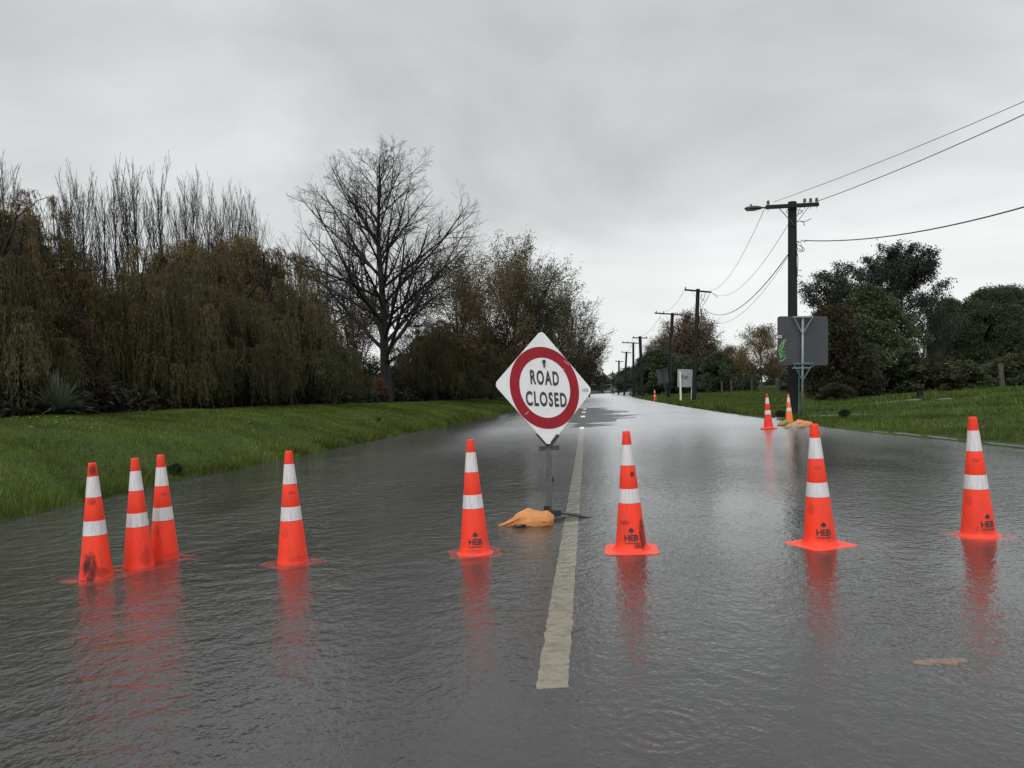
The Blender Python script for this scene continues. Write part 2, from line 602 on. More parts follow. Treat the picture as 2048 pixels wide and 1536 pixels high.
def tubes(pts, rad, sides):
    """pts (B,n,3), rad (B,n) -> verts, quads"""
    B, n, _ = pts.shape
    tan = np.gradient(pts, axis=1)
    tan /= np.linalg.norm(tan, axis=2, keepdims=True) + 1e-9
    ref = np.where(np.abs(tan[..., 2:3]) > 0.9, np.array([1.0, 0, 0]), np.array([0, 0, 1.0]))
    x = np.cross(ref, tan)
    x /= np.linalg.norm(x, axis=2, keepdims=True) + 1e-9
    y = np.cross(tan, x)
    a = 2 * np.pi * np.arange(sides) / sides
    V = pts[:, :, None, :] + rad[:, :, None, None] * (x[:, :, None, :] * np.cos(a)[None, None, :, None] + y[:, :, None, :] * np.sin(a)[None, None, :, None])
    idx = np.arange(B * n * sides).reshape(B, n, sides)
    p, q = idx[:, :-1], idx[:, 1:]
    F = np.stack([p, np.roll(p, -1, axis=2), np.roll(q, -1, axis=2), q], axis=-1).reshape(-1, 4)
    return V.reshape(-1, 3), F


def join(parts):
    Vs, Fs, o = [], [], 0
    for V, F in parts:
        Vs.append(V)
        Fs.append(F + o)
        o += len(V)
    return np.concatenate(Vs), np.concatenate(Fs)


def nrm(v):
    return v / (np.linalg.norm(v, axis=-1, keepdims=True) + 1e-9)


def grow(g, P, D, L, Rr, nseg, wander, trop, taper=0.25):
    B = len(P)
    pts = [P]
    d = D.copy()
    p = P.copy()
    for i in range(nseg):
        d = nrm(d + g.normal(0, wander, (B, 3)) + np.asarray(trop))
        p = p + d * (L / nseg)[:, None]
        pts.append(p)
    s = np.linspace(0, 1, nseg + 1)
    return np.stack(pts, 1), Rr[:, None] * (1 - (1 - taper) * s)[None, :]


def spawn(g, pts, rad, L, k, tmin, tmax, ang, angsd, ratio, rratio, lentaper=0.6, rmin=0.004):
    """k children on every parent; returns P, D, L, R, parent t"""
    B, n, _ = pts.shape
    t = (np.arange(k)[None, :] + g.random((B, k))) / k
    t = tmin + (tmax - tmin) * t
    f = t * (n - 1)
    i = np.minimum(f.astype(int), n - 2)
    w = (f - i)[..., None]
    bi = np.arange(B)[:, None]
    p0, p1 = pts[bi, i], pts[bi, i + 1]
    P = p0 * (1 - w) + p1 * w
    T = nrm(p1 - p0)
    q = g.normal(size=T.shape)
    q = nrm(q - (q * T).sum(-1, keepdims=True) * T)
    a = np.radians(g.normal(ang, angsd, (B, k)))[..., None]
    D = nrm(np.cos(a) * T + np.sin(a) * q)
    Lc = L[:, None] * ratio * (1 - lentaper * t) * g.uniform(0.7, 1.2, (B, k))
    r = rad[bi, i] * (1 - w[..., 0]) + rad[bi, i + 1] * w[..., 0]
    Rc = np.maximum(r * rratio, rmin)
    return P.reshape(-1, 3), D.reshape(-1, 3), Lc.reshape(-1), Rc.reshape(-1), t.reshape(-1)


def leaves(g, P, A, ln, wd, colr):
    """diamond leaves at P along axis A"""
    N = len(P)
    A = nrm(A)
    q = g.normal(size=(N, 3))
    q = nrm(np.cross(A, q))
    ln = np.broadcast_to(np.asarray(ln, dtype=float), (N,))[:, None]
    wd = np.broadcast_to(np.asarray(wd, dtype=float), (N,))[:, None]
    nn = np.cross(A, q)
    V = np.stack([P, P + A * ln * 0.5 + q * wd * 0.5 + nn * wd * 0.12, P + A * ln, P + A * ln * 0.5 - q * wd * 0.5 + nn * wd * 0.12], 1).reshape(-1, 3)
    F = np.arange(4 * N).reshape(N, 4)
    return V, F, np.repeat(colr, 4, axis=0)


def palette(g, N, cols, jit=0.25):
    cols = np.asarray(cols, dtype=float)
    c = cols[g.integers(0, len(cols), N)]
    return np.clip(c * g.uniform(1 - jit, 1 + jit, (N, 1)) * g.uniform(0.93, 1.07, (N, 3)), 0, 1)


def mesh_copy(o, name, parent):
    c = o.copy()
    COL.objects.link(c)
    c.parent = parent
    return c


# ------------------------------------------------------------------ ground shape
def cx(Y):
    Y = np.asarray(Y, dtype=float)
    return -0.14 + 0.0953 * Y + 0.00025 * np.maximum(0, Y - 30) ** 2 * np.where(Y < 260, 1, 0) + np.where(Y >= 260, 0.00025 * 230 ** 2, 0)


def oL(Y):
    return np.interp(Y, [-40, 9, 12.5, 17, 28, 50, 90, 200], [-7.0, -6.72, -6.75, -6.45, -5.96, -4.85, -4.6, -4.5])


def oR(Y):
    return np.interp(Y, [-40, 12, 14, 17.7, 25, 41, 62, 84, 200], [7.2, 6.9, 6.75, 6.25, 6.05, 5.7, 5.35, 5.0, 4.8])


def sm(a, b, x):
    t = np.clip((x - a) / (b - a), 0, 1)
    return t * t * (3 - 2 * t)


def wob(X, Y, s, ph=0.0):
    return (np.sin(X * s + ph + 1.3 * np.sin(Y * s * 0.7)) + np.sin(Y * s * 1.13 + 2.1 * ph + 1.1 * np.sin(X * s * 0.6)) + np.sin((X + Y) * s * 1.9 + ph) * 0.5) / 2.5


def hz(X, Y):
    """height of the turf"""
    X = np.asarray(X, dtype=float)
    Y = np.asarray(Y, dtype=float)
    o = X - cx(Y)
    tl = oL(Y) + 0.18 * wob(X * 0.2, Y, 1.7) - o
    tr = o - oR(Y)
    A = np.interp(Y, [0, 16, 28, 45, 75, 150, 300], [1.12, 1.10, 1.08, 0.88, 0.68, 0.4, 0.3])
    s = np.clip(tl / 5.4, 0, 1)
    zl = A * (s * (2 - s)) * 0.96 + 0.04 * np.clip(tl, 0, 1) + 0.035 * wob(X, Y, 1.1) * np.clip(tl, 0, 1) + 0.012 * wob(X, Y, 4.3, 1) * np.clip(tl * 2, 0, 1)
    zr = 0.045 + 0.014 * np.clip(tr, 0, 6) + 0.028 * np.clip(tr - 6, 0, 12) + 0.03 * wob(X, Y, 0.9) * np.clip(tr / 2, 0, 1) + 0.012 * wob(X, Y, 3.7, 2) * np.clip(tr * 2, 0, 1)
    # where the gutter has overflowed on to the verge
    d1 = np.exp(-((Y - 25.0 - 0.12 * (o - 7)) / 0.9) ** 2) * sm(11.0, 8.8, o) * 0.2
    d2 = np.exp(-((Y - 42.0) / 0.9) ** 2) * sm(8.6, 7.6, o) * 0.2
    zr = zr - d1 - d2
    far = 0.05 * sm(100, 170, Y)
    inside = np.minimum(tl, tr) * 0 + np.where(o < 0, tl, tr)
    z = np.where(o < 0, zl, zr)
    z = np.where(inside < 0, np.maximum(np.where(o < 0, 0, 0.045) + inside * 0.75, -0.35), z)
    end = sm(186, 192, Y) * 0.12
    return np.where(inside < 0, np.maximum(z, -0.35), z) + np.where(Y > 180, end, 0) + np.where((Y > 192) & (inside < 0), 0.35, 0)


def rz_(o, Y):
    """height of the road surface"""
    o = np.asarray(o, dtype=float)
    Y = np.asarray(Y, dtype=float)
    zc = np.interp(Y, [-40, 4, 12, 22, 27, 31, 42, 50, 58, 75, 200], [-0.035, -0.034, -0.032, -0.016, 0.006, 0.014, 0.016, 0.004, -0.02, -0.03, -0.03])
    sl = np.interp(Y, [0, 12, 25, 60], [0.0065, 0.008, 0.011, 0.012])
    sr = np.interp(Y, [0, 12, 25, 60], [0.0005, 0.003, 0.008, 0.010])
    z = zc - np.where(o < 0, -o * sl, o * sr)
    z = z + sm(18, 26, Y) * (0.008 * wob(o * 0.3, Y * 0.9, 1.3) + 0.006 * wob(o * 0.5, Y * 1.2, 3.1, 1.0) + 0.003 * wob(o, Y * 2, 6.1, 2.0))
    ed = np.minimum(o - oL(Y), oR(Y) - o)
    z = z - 0.05 * sm(1.2, 0.0, ed)
    return z


def gz(p):
    return float(hz(p[0], p[1]))


def hit(px, py):
    """where a sight line meets the turf"""
    d = ray(px, py)
    for Yq in np.arange(5, 150, 0.05):
        p = Vector((0, 0, CAM_H)) + d * (Yq / d.y)
        if p.z <= max(float(hz(p.x, p.y)), 0.0):
            return p
    return p


def build_ground():
    Y = np.concatenate([np.arange(-40, 4, 1.0), np.arange(4, 60, 0.28), np.arange(60, 120, 0.9), np.arange(120, 200, 2), np.geomspace(200, 1500, 22)])
    o = np.concatenate([-np.geomspace(700, 14, 22), np.arange(-13.5, -3.6, 0.16), np.arange(-3.4, 4.2, 1.2), np.arange(4.4, 10, 0.16), np.arange(10.2, 26, 0.5), np.geomspace(26, 700, 22)])
    O, YY = np.meshgrid(o, Y)
    X = O + cx(YY)
    Z = hz(X, YY)
    V = np.stack([X, YY, Z], -1).reshape(-1, 3)
    n, k = O.shape
    i = np.arange(n * k).reshape(n, k)
    F = np.stack([i[:-1, :-1], i[:-1, 1:], i[1:, 1:], i[1:, :-1]], -1).reshape(-1, 4)
    struct(link('ground', np_mesh('ground', V, F, smooth=True), M['soil']))
    # road
    Y = np.concatenate([np.arange(-40, 4, 1.0), np.arange(4, 80, 0.25), np.arange(80, 196, 1.5)])
    s = np.linspace(0, 1, 70)
    l, r = oL(Y)[:, None] - 0.25, oR(Y)[:, None] + 0.05
    O = l + (r - l) * s[None, :]
    YY = np.repeat(Y[:, None], 70, 1)
    Z = rz_(O, YY)
    V = np.stack([O + cx(YY), YY, Z], -1).reshape(-1, 3)
    n, k = O.shape
    i = np.arange(n * k).reshape(n, k)
    F = np.stack([i[:-1, :-1], i[:-1, 1:], i[1:, 1:], i[1:, :-1]], -1).reshape(-1, 4)
    struct(link('road', np_mesh('road', V, F, smooth=True), M['asphalt']))
    # flood water: one level sheet that the verges rise out of
    Y = np.concatenate([np.arange(-40, 60, 2.0), np.arange(60, 192, 4.0)])
    O = np.stack([np.full_like(Y, -9.0), np.full_like(Y, -3.0), np.full_like(Y, 3.0), np.full_like(Y, 12.0)], 1)
    YY = np.repeat(Y[:, None], 4, 1)
    V = np.stack([O + cx(YY), YY, np.zeros_like(YY)], -1).reshape(-1, 3)
    n, k = O.shape
    i = np.arange(n * k).reshape(n, k)
    F = np.stack([i[:-1, :-1], i[:-1, 1:], i[1:, 1:], i[1:, :-1]], -1).reshape(-1, 4)
    struct(link('water', np_mesh('water', V, F), M['water']))
    # painted centre line and dashes
    b = MB()

    def strip(y0, y1, w):
        n = max(2, int((y1 - y0) / 0.06) + 1)
        pr = None
        gl_ = np.random.default_rng(int(y0 * 10))
        for y in np.linspace(y0, y1, n):
            c = float(cx(y)) - 0.03 - 0.026 * max(0.0, 1 - (y - 3.2) / 12)
            z = float(rz_(-0.05, y)) + 0.005
            q = (b.b.verts.new((c - w / 2 + gl_.normal(0, 0.003), y, z)), b.b.verts.new((c + w / 2 + gl_.normal(0, 0.003), y + gl_.normal(0, 0.004), z)))
            if pr:
                b.b.faces.new((pr[0], pr[1], q[1], q[0]))
            pr = q
    strip(3.2, 24.9, 0.135)
    for y in (33.2, 39.5, 46.0, 54, 62, 70, 78, 86):
        strip(y, y + 1.9, 0.2)
    struct(b.build('centre_line', M['paint']))
    # kerb
    b = MB()
    ys = np.arange(-12, 18.6, 0.6)
    pr = None
    for y in ys:
        zt = 0.038 + 0.006 * math.sin(y * 1.3) - 0.03 * float(sm(15.5, 18.4, y))
        x0 = float(cx(y) + oR(y))
        ring = [(x0 - 0.02, -0.12), (x0 + 0.0, zt - 0.012), (x0 + 0.02, zt), (x0 + 0.15, zt), (x0 + 0.15, -0.12)]
        q = [b.b.verts.new((x, y, z)) for x, z in ring]
        if pr:
            for j in range(5):
                b.b.faces.new((pr[j], pr[(j + 1) % 5], q[(j + 1) % 5], q[j]))
        pr = q
    struct(b.build('kerb', M['concrete']))


build_ground()


# ------------------------------------------------------------------ text helper
def text_mesh(txt, width, height, bold=0.0, spacing=1.0):
    """flat letter mesh in xy, centred, scaled to width x height; returns verts (list of (x,y)) and faces"""
    cu = bpy.data.curves.new('t', 'FONT')
    cu.body = txt
    cu.offset = bold
    cu.space_character = spacing
    cu.resolution_u = 4
    cu.fill_mode = 'FRONT'
    o = bpy.data.objects.new('t', cu)
    COL.objects.link(o)
    dg = bpy.context.evaluated_depsgraph_get()
    dg.update()
    me = bpy.data.meshes.new_from_object(o.evaluated_get(dg))
    bpy.data.objects.remove(o)
    bpy.data.curves.remove(cu)
    bm = bmesh.new()
    bm.from_mesh(me)
    bpy.data.meshes.remove(me)
    bmesh.ops.triangulate(bm, faces=bm.faces)
    co = np.array([v.co[:2] for v in bm.verts])
    lo, hi = co.min(0), co.max(0)
    co = (co - (lo + hi) / 2) / (hi - lo) * np.array([width, height])
    bm.verts.ensure_lookup_table()
    F = [[v.index for v in f.verts] for f in bm.faces]
    bm.free()
    return co, F


# ------------------------------------------------------------------ traffic cones
CONE_H = 0.92


def cone_r(z):
    return np.interp(z, [0.05, 0.92], [0.117, 0.027])


def make_body():
    b = MB()
    prof = [(0.150, 0.030), (0.136, 0.040), (0.124, 0.052), (0.1175, 0.065)]
    for z in (0.12, 0.378, 0.386, 0.490, 0.498, 0.658, 0.666, 0.818, 0.826):
        inset = 0.0022 if z in (0.386, 0.490, 0.666, 0.818) else 0.0
        prof.append((float(cone_r(z)) - inset, z))
    prof += [(0.0285, 0.905), (0.027, 0.916), (0.024, 0.92), (0.019, 0.919), (0.018, 0.86)]
    b.lathe(prof, 40)
    me = b.mesh('cone_body', True)
    me.set_sharp_from_angle(angle=R(40))
    return me


def make_band(z0, z1):
    b = MB()
    b.lathe([(float(cone_r(z0)) - 0.003, z0 - 0.0005), (float(cone_r(z0)) + 0.0008, z0), (float(cone_r(z1)) + 0.0008, z1), (float(cone_r(z1)) - 0.003, z1 + 0.0005)], 40, cap=False)
    me = b.mesh('reflective_band', True)
    me.set_sharp_from_angle(angle=R(30))
    return me


def make_plate():
    b = MB()
    pts = []
    h, c = 0.20, 0.035
    for sx, sy in ((1, 1), (-1, 1), (-1, -1), (1, -1)):
        pts += [(sx * h, sy * (h - c)), (sx * (h - c), sy * h)] if sx * sy > 0 else [(sx * (h - c), sy * h), (sx * h, sy * (h - c))]
    b.prism(pts, 0.004, 0.032)
    me = b.mesh('base_plate')
    bm = bmesh.new()
    bm.from_mesh(me)
    es = [e for e in bm.edges if e.calc_face_angle(0) > 0.5]
    bmesh.ops.bevel(bm, geom=es, offset=0.006, segments=2, affect='EDGES')
    bm.to_mesh(me)
    bm.free()
    return me


def make_emblem():
    """leaf mark, three letters and a small word, wrapped round the cone; facing -Y"""
    V, F = [], []

    def add(co, faces, dz):
        o = len(V)
        for x, y in co:
            V.append((x, y + dz))
        for f in faces:
            F.append([i + o for i in f])
    add(*text_mesh('HEB', 0.108, 0.046, 0.035, 0.92), 0.135)
    add(*text_mesh('construction', 0.106, 0.016, 0.03), 0.098)
    n = 24
    pts = [(0, 0.0)]
    out = []
    for i in range(n + 1):
        t = i / n
        w = 0.021 * (math.sin(math.pi * min(1, t ** 0.62)) ** 0.8) if 0 < t < 1 else 0
        out.append((w, 0.006 + 0.036 * (t)))
    poly = out + [(-x, y) for x, y in out[::-1][1:-1]]
    ctr = len(poly)
    add(poly + [(0, 0.02)], [[i, (i + 1) % ctr, ctr] for i in range(ctr)], 0.168)
    add([(-0.003, 0), (0.003, 0), (0.003, 0.01), (-0.003, 0.01)], [[0, 1, 2, 3]], 0.166)
    bm = bmesh.new()
    vs = [bm.verts.new((x, 0, z)) for x, z in V]
    for f in F:
        try:
            bm.faces.new([vs[i] for i in f])
        except ValueError:
            pass
    bmesh.ops.subdivide_edges(bm, edges=[e for e in bm.edges if e.calc_length() > 0.012], cuts=2, use_grid_fill=False)
    bmesh.ops.triangulate(bm, faces=bm.faces)
    for v in bm.verts:
        z = v.co.z
        r = float(cone_r(z)) + 0.0012
        a = v.co.x / r
        v.co = Vector((r * math.sin(a), -r * math.cos(a), z))
    me = bpy.data.meshes.new('emblem')
    bm.to_mesh(me)
    bm.free()
    return me


BODY, BAND_UP, BAND_LOW, PLATE, EMBLEM = make_body(), make_band(0.666, 0.818), make_band(0.386, 0.490), make_plate(), make_emblem()
for me in (BAND_UP, BAND_LOW):
    me.materials.append(M['band'])
EMBLEM.materials.append(M['ink'])
BASEMAT = cone_material('cone_base_plastic', (0.80, 0.075, 0.035), 0.2)
PLATE.materials.append(BASEMAT)


def cone(px, py, label, rz, emblem=None, mat=None, scale=1.0, tilt=(0, 0), z=None, group='orange cones closing the road', plate=None, pos=None):
    p = ground(px, py) if pos is None else Vector(pos)
    if z is None:
        z = float(rz_(p.x - float(cx(p.y)), p.y)) + (0.006 if px > 700 else -0.010)
    t = thing('traffic_cone', label, 'traffic cone', (p.x, p.y, z), 0, group)
    t.rotation_euler = (tilt[0], tilt[1], 0)
    t.scale = (scale,) * 3
    face = math.atan2(p.x, p.y)
    me = BODY.copy()
    link('cone_body', me, mat or CONE_PLAIN, t).rotation_euler = (0, 0, -face)
    for bm_ in (BAND_UP, BAND_LOW):
        o = bpy.data.objects.new('reflective_band', bm_)
        COL.objects.link(o)
        o.parent = t
        o.rotation_euler = (0, 0, px * 0.37)
    o = bpy.data.objects.new('base_plate', PLATE)
    COL.objects.link(o)
    o.parent = t
    o.rotation_euler = (0, 0, -face + rz)
    if emblem is not None:
        o = bpy.data.objects.new('emblem', EMBLEM)
        COL.objects.link(o)
        o.parent = t
        o.rotation_euler = (0, 0, -face + emblem)
    return t


CONE_PLAIN = cone_material('cone_plastic', scuff=0.45, stains=[((0.04, -0.08, 0.09), (0.10, 0.08, 0.04), 0.3), ((-0.05, -0.06, 0.30), (0.03, 0.05, 0.06), 0.3), ((0.01, -0.05, 0.60), (0.03, 0.04, 0.02), 0.4)])
CONE_STAIN = cone_material('stained_cone_plastic', scuff=0.7, stains=[((-0.045, -0.09, 0.14), (0.062, 0.10, 0.135), 0.97), ((0.03, -0.10, 0.11), (0.08, 0.08, 0.05), 0.5), ((-0.01, -0.06, 0.635), (0.035, 0.05, 0.03), 0.6), ((0.0, -0.04, 0.87), (0.03, 0.04, 0.05), 0.75)])
CONE_SMUDGE = cone_material('smudged_cone_plastic', scuff=0.35, stains=[((0.05, -0.09, 0.14), (0.05, 0.07, 0.10), 0.38)])
CONE_SCUFF = cone_material('scuffed_cone_plastic', scuff=0.4, stains=[((0.085, -0.07, 0.15), (0.03, 0.06, 0.15), 0.9), ((0.05, -0.09, 0.07), (0.06, 0.06, 0.03), 0.75), ((0.028, -0.05, 0.60), (0.022, 0.04, 0.026), 1.0), ((-0.05, -0.09, 0.245), (0.05, 0.05, 0.02), 0.5)])
CONE_DOTS = cone_material('speckled_cone_plastic', scuff=0.3, stains=[((0.0, -0.12, 0.062), (0.11, 0.04, 0.022), 0.35)])
CONE_DULL = cone_material('dull_cone_plastic', base=(0.80, 0.16, 0.04), scuff=0.4)

cone(193, 1153, 'leftmost orange traffic cone, big dark stain on its lower half', R(28), None, CONE_STAIN, 0.985)
cone(278, 1132, 'orange cone between the dark-stained cone and the cone at the left trio\'s right end', R(10), None, CONE_SMUDGE, 0.985)
cone(329, 1116, 'clean orange cone overlapped by the cone in front, rightmost of the left trio', R(35), None, None, 0.985)
cone(586, 1123, 'orange cone standing alone left of the sign, no printing on it', R(30), None, None, 0.985)
cone(950, 1105, 'printed orange cone with speckled foot, left of the tan sandbag', R(4), R(4), CONE_DOTS, 0.985)
cone(1263, 1099, 'printed orange cone with black scuff marks, right of the pale centre line', R(1), R(2), CONE_SCUFF, 1.0)
cone(1640, 1088, 'printed orange cone standing in front of the grey road sign back, plate turned cornerwise', R(42), R(17), None, 1.0)
cone(1957, 1071, 'rightmost orange cone, printing turned towards its right edge', R(46), R(38), None, 1.0)
cone(1537, 858, 'orange cone on the far gutter left of the utility pole, flat base showing', R(2), None, cone_material('red_cone_plastic', (0.72, 0.03, 0.022)), 0.98, z=0.0)
p_ = ground(1579, 846)
cone(1579, 846, 'dull orange cone with grey bands behind the heap of sandbags', R(20), None, CONE_DULL, 0.90, z=0.0)
cone(1310, 803, 'small distant orange cone on the verge in front of the dark tilted sign', R(0), None, None, 1.05, z=0.01)
cone(1220, 786, 'tiny far orange cone at the end of the road beside the work sign', R(0), None, None, 1.2, pos=(21.8, 165, 0.0), z=0.0)


# ------------------------------------------------------------------ road closed sign
def road_closed():
    base = ground(1099, 1036)
    zb = float(rz_(base.x - float(cx(base.y)), base.y))
    t = thing('road_closed_sign', 'white diamond sign with red ring reading ROAD CLOSED on a metal post', 'road sign', (base.x, base.y, 0))
    ex = Vector((0.845, 0.526, -0.080)).normalized()
    ez = Vector((-0.013, 0.178, 0.984))
    ez = (ez - ez.dot(ex) * ex).normalized()
    en = ex.cross(ez).normalized()            # en points away from the viewer when ex right, ez up -> flip below
    if en.y > 0:
        en = -en
    C = at(1090.5, 775, base.y + 0.24) - Vector((base.x, base.y, 0))

    def L(x, y, n=0.0):
        return C + ex * x + ez * y + en * n
    # panel
    side, rr = 0.835, 0.055
    poly = []
    for k in range(4):
        a0 = k * math.pi / 2
        d = side / math.sqrt(2) - rr * math.sqrt(2)
        cxx, cyy = d * math.cos(a0), d * math.sin(a0)
        for j in range(7):
            a = a0 - math.pi / 4 + j * math.pi / 12
            poly.append((cxx + rr * math.cos(a), cyy + rr * math.sin(a)))

    def slab(poly, n0, n1, name, mat, parent=t):
        b = MB()
        f = [b.b.verts.new(L(x, y, n1)) for x, y in poly]
        g = [b.b.verts.new(L(x, y, n0)) for x, y in poly]
        k = len(f)
        for i in range(k):
            b.b.faces.new((f[i], f[(i + 1) % k], g[(i + 1) % k], g[i]))
        b.b.faces.new(f)
        b.b.faces.new(g[::-1])
        return b.build(name, mat, parent)
    slab(poly, -0.004, 0.0, 'sign_panel', M['signwhite'])
    b = MB()
    n = 96
    ro, ri = 0.415, 0.304
    rings = []
    for r, h in ((ro, 0.0002), (ro, 0.0022), (ri, 0.0022), (ri, 0.0002)):
        rings.append([b.b.verts.new(L(r * math.cos(2 * math.pi * i / n), r * math.sin(2 * math.pi * i / n), h)) for i in range(n)])
    for p, q in zip(rings, rings[1:]):
        for i in range(n):
            b.b.faces.new((p[i], p[(i + 1) % n], q[(i + 1) % n], q[i]))
    b.build('red_ring', M['signred'], t)

    def letters(name, txt, w, h, cx_, cy_, bold, mat, sp=1.0, rot=0.0):
        co, F = text_mesh(txt, w, h, bold, sp)
        b = MB()
        c, s = math.cos(rot), math.sin(rot)
        vs = [b.b.verts.new(L(cx_ + x * c - y * s, cy_ + x * s + y * c, 0.0028)) for x, y in co]
        for f in F:
            try:
                b.b.faces.new([vs[i] for i in f])
            except ValueError:
                pass
        return b.build(name, mat, t)
    letters('lettering', 'ROAD', 0.345, 0.149, 0.0, 0.098, 0.032, M['ink'], 1.22)
    letters('lettering', 'CLOSED', 0.49, 0.149, 0.005, -0.118, 0.032, M['ink'], 1.22)
    letters('lettering', 'HEB', 0.075, 0.034, 0.495, -0.005, -0.002, M['pencil'], 1.1, R(3))
    # bolt and clip at the top of the inner circle
    b = MB()
    b.bar(L(0, 0.262, 0), L(0, 0.262, 0.018), 0.018, n=10)
    b.bar(L(0, 0.27, 0.008), L(0, 0.205, 0.010), 0.016, 0.01)
    b.build('clip', M['blackmetal'], t)
    # scratches
    for x0, y0, x1, y1 in ((0.20, 0.16, 0.245, 0.205), (-0.26, -0.28, -0.22, -0.25), (0.25, 0.29, 0.31, 0.25), (-0.02, -0.24, 0.02, -0.20)):
        b = MB()
        b.bar(L(x0, y0, 0.003), L(x1, y1, 0.003), 0.004, 0.001, up=en)
        b.build('scratch', M['whitepaint'], t)
    # bottom clamp, black
    b = MB()
    b.bar(L(-0.13, -0.465, -0.012), L(-0.015, -0.578, -0.012), 0.016, 0.016)
    b.bar(L(0.11, -0.475, 0.006), L(0.025, -0.562, 0.006), 0.032, 0.014, up=en)
    b.bar(L(-0.03, -0.578, 0.0), L(0.03, -0.578, 0.0), 0.02, 0.03)
    b.build('clamp', M['blackmetal'], t)
    top = L(0.0, -0.604, -0.01)
    foot = Vector((0, 0, 0.04))
    up = (top - foot).normalized()
    xb = Vector((1, 0.10, 0)).normalized()
    b = MB()
    b.bar(top - xb * 0.095, top + xb * 0.10, 0.034, 0.045)
    b.bar(top - xb * 0.095 + up * 0.02, top + xb * 0.10 + up * 0.02, 0.05, 0.008)
    b.build('crossbar', M['steel'], t)
    b = MB()
    b.bar(foot, top - up * 0.018, 0.056, 0.052, up=Vector((0, 1, 0)))
    b.bar(foot + up * 0.30 + xb * 0.022, foot + up * 0.62 + xb * 0.022, 0.006, 0.05, up=Vector((0, 1, 0)))
    b.build('post', M['steel'], t)
    b = MB()
    b.bar(foot + up * 0.33 + xb * 0.02, foot + up * 0.33 + xb * 0.045, 0.015, n=8)
    b.bar(foot + up * 0.33 + xb * 0.035 - up * 0.03, foot + up * 0.33 + xb * 0.035 + up * 0.03, 0.008, n=6)
    b.build('clip', M['blackmetal'], t)
    b = MB()
    b.box((0.035, 0, 0.048), (0.16, 0.08, 0.062), bevel=0.008)
    b.bar((-0.02, 0, 0.02), (-0.02, 0, 0.12), 0.062, 0.062)
    b.bar((0.055, -0.05, 0.05), (0.055, 0.05, 0.05), 0.014, n=10)
    b.build('foot_bracket', M['blackmetal'], t)
    for dx, dy in ((0.42, -0.06), (0.33, 0.16), (-0.40, 0.12), (-0.40, -0.06)):
        b = MB()
        d = Vector((dx, dy, 0)).normalized()
        s = d.cross(Vector((0, 0, 1)))
        L0, L1 = d * 0.05, d * math.hypot(dx, dy)
        for (pa, pb, za, zb2) in ((L0, L1, 0.058, -0.012),):
            b.bar(pa + Vector((0, 0, za)), pb + Vector((0, 0, zb2)), 0.05, 0.016)
        b.build('foot', M['blackmetal'], t)
    return t


road_closed()


# ------------------------------------------------------------------ sandbags
def sandbag_mesh(Lx, Ly, H, seed, tail=True, sag=0.0):
    g = np.random.default_rng(seed)
    n, m = 84, 44
    V = []
    for i in range(n + 1):
        s = i / n
        x = (s - 0.5) * Lx
        if tail:
            w = np.interp(s, [0, 0.03, 0.15, 0.26, 0.36, 0.55, 0.8, 0.93, 1.0], [0.10, 0.20, 0.26, 0.40, 0.72, 0.98, 1.0, 0.88, 0.62])
            hh = np.interp(s, [0, 0.03, 0.15, 0.26, 0.36, 0.55, 0.7, 0.9, 1.0], [0.05, 0.12, 0.22, 0.42, 0.68, 0.98, 1.0, 0.86, 0.55])
        else:
            w = (1 - abs(2 * s - 1) ** 3.2) ** 0.5 * 0.96 + 0.04
            hh = (1 - abs(2 * s - 1) ** 2.4) ** 0.6 * 0.95 + 0.05
        for j in range(m):
            a = 2 * math.pi * j / m
            ca, sa = math.cos(a), math.sin(a)
            y = Ly / 2 * w * math.copysign(abs(ca) ** 0.8, ca)
            z = H * hh * (abs(sa) ** 0.75 if sa > 0 else -0.25 * abs(sa))
            # folds radiating from the tied neck
            fold = 0.0
            if sa > -0.2:
                fold = 0.036 * H / 0.17 * math.sin(7.5 * a + 5 * s + 1.6 * math.sin(6 * s + seed)) * math.exp(-((s - 0.33) / 0.24) ** 2)
                fold += 0.015 * H / 0.17 * math.sin(13 * s + 3.1 * a + seed) * (0.4 + 0.6 * sa if sa > 0 else 0.3)
                fold += 0.004 * H / 0.17 * math.sin(24 * s - 4 * a)
            z += fold * hh
            y += 0.012 * math.sin(9 * s + 2 * a + seed) + 0.014 * math.sin(4 * a + 8 * s)
            V.append((x + 0.006 * math.sin(3 * a + seed), y, z))
    V = np.array(V)
    V[:, 2] += sag * np.sin(V[:, 0] * 7)
    F = []
    for i in range(n):
        for j in range(m):
            F.append((i * m + j, i * m + (j + 1) % m, (i + 1) * m + (j + 1) % m, (i + 1) * m + j))
    V = np.concatenate([V, [V[:m].mean(0), V[-m:].mean(0)]])
    k = len(V)
    F = [list(f) for f in F]
    for j in range(m):
        F.append([j, k - 2, (j + 1) % m, (j + 1) % m])
    F2 = [f for f in F if len(set(f)) == 4]
    me = bpy.data.meshes.new('sandbag')
    tris = [[j, k - 2, (j + 1) % m] for j in range(m)] + [[n * m + (j + 1) % m, k - 1, n * m + j] for j in range(m)]
    me.from_pydata([tuple(v) for v in V], [], F2 + tris)
    for p in me.polygons:
        p.use_smooth = True
    return me


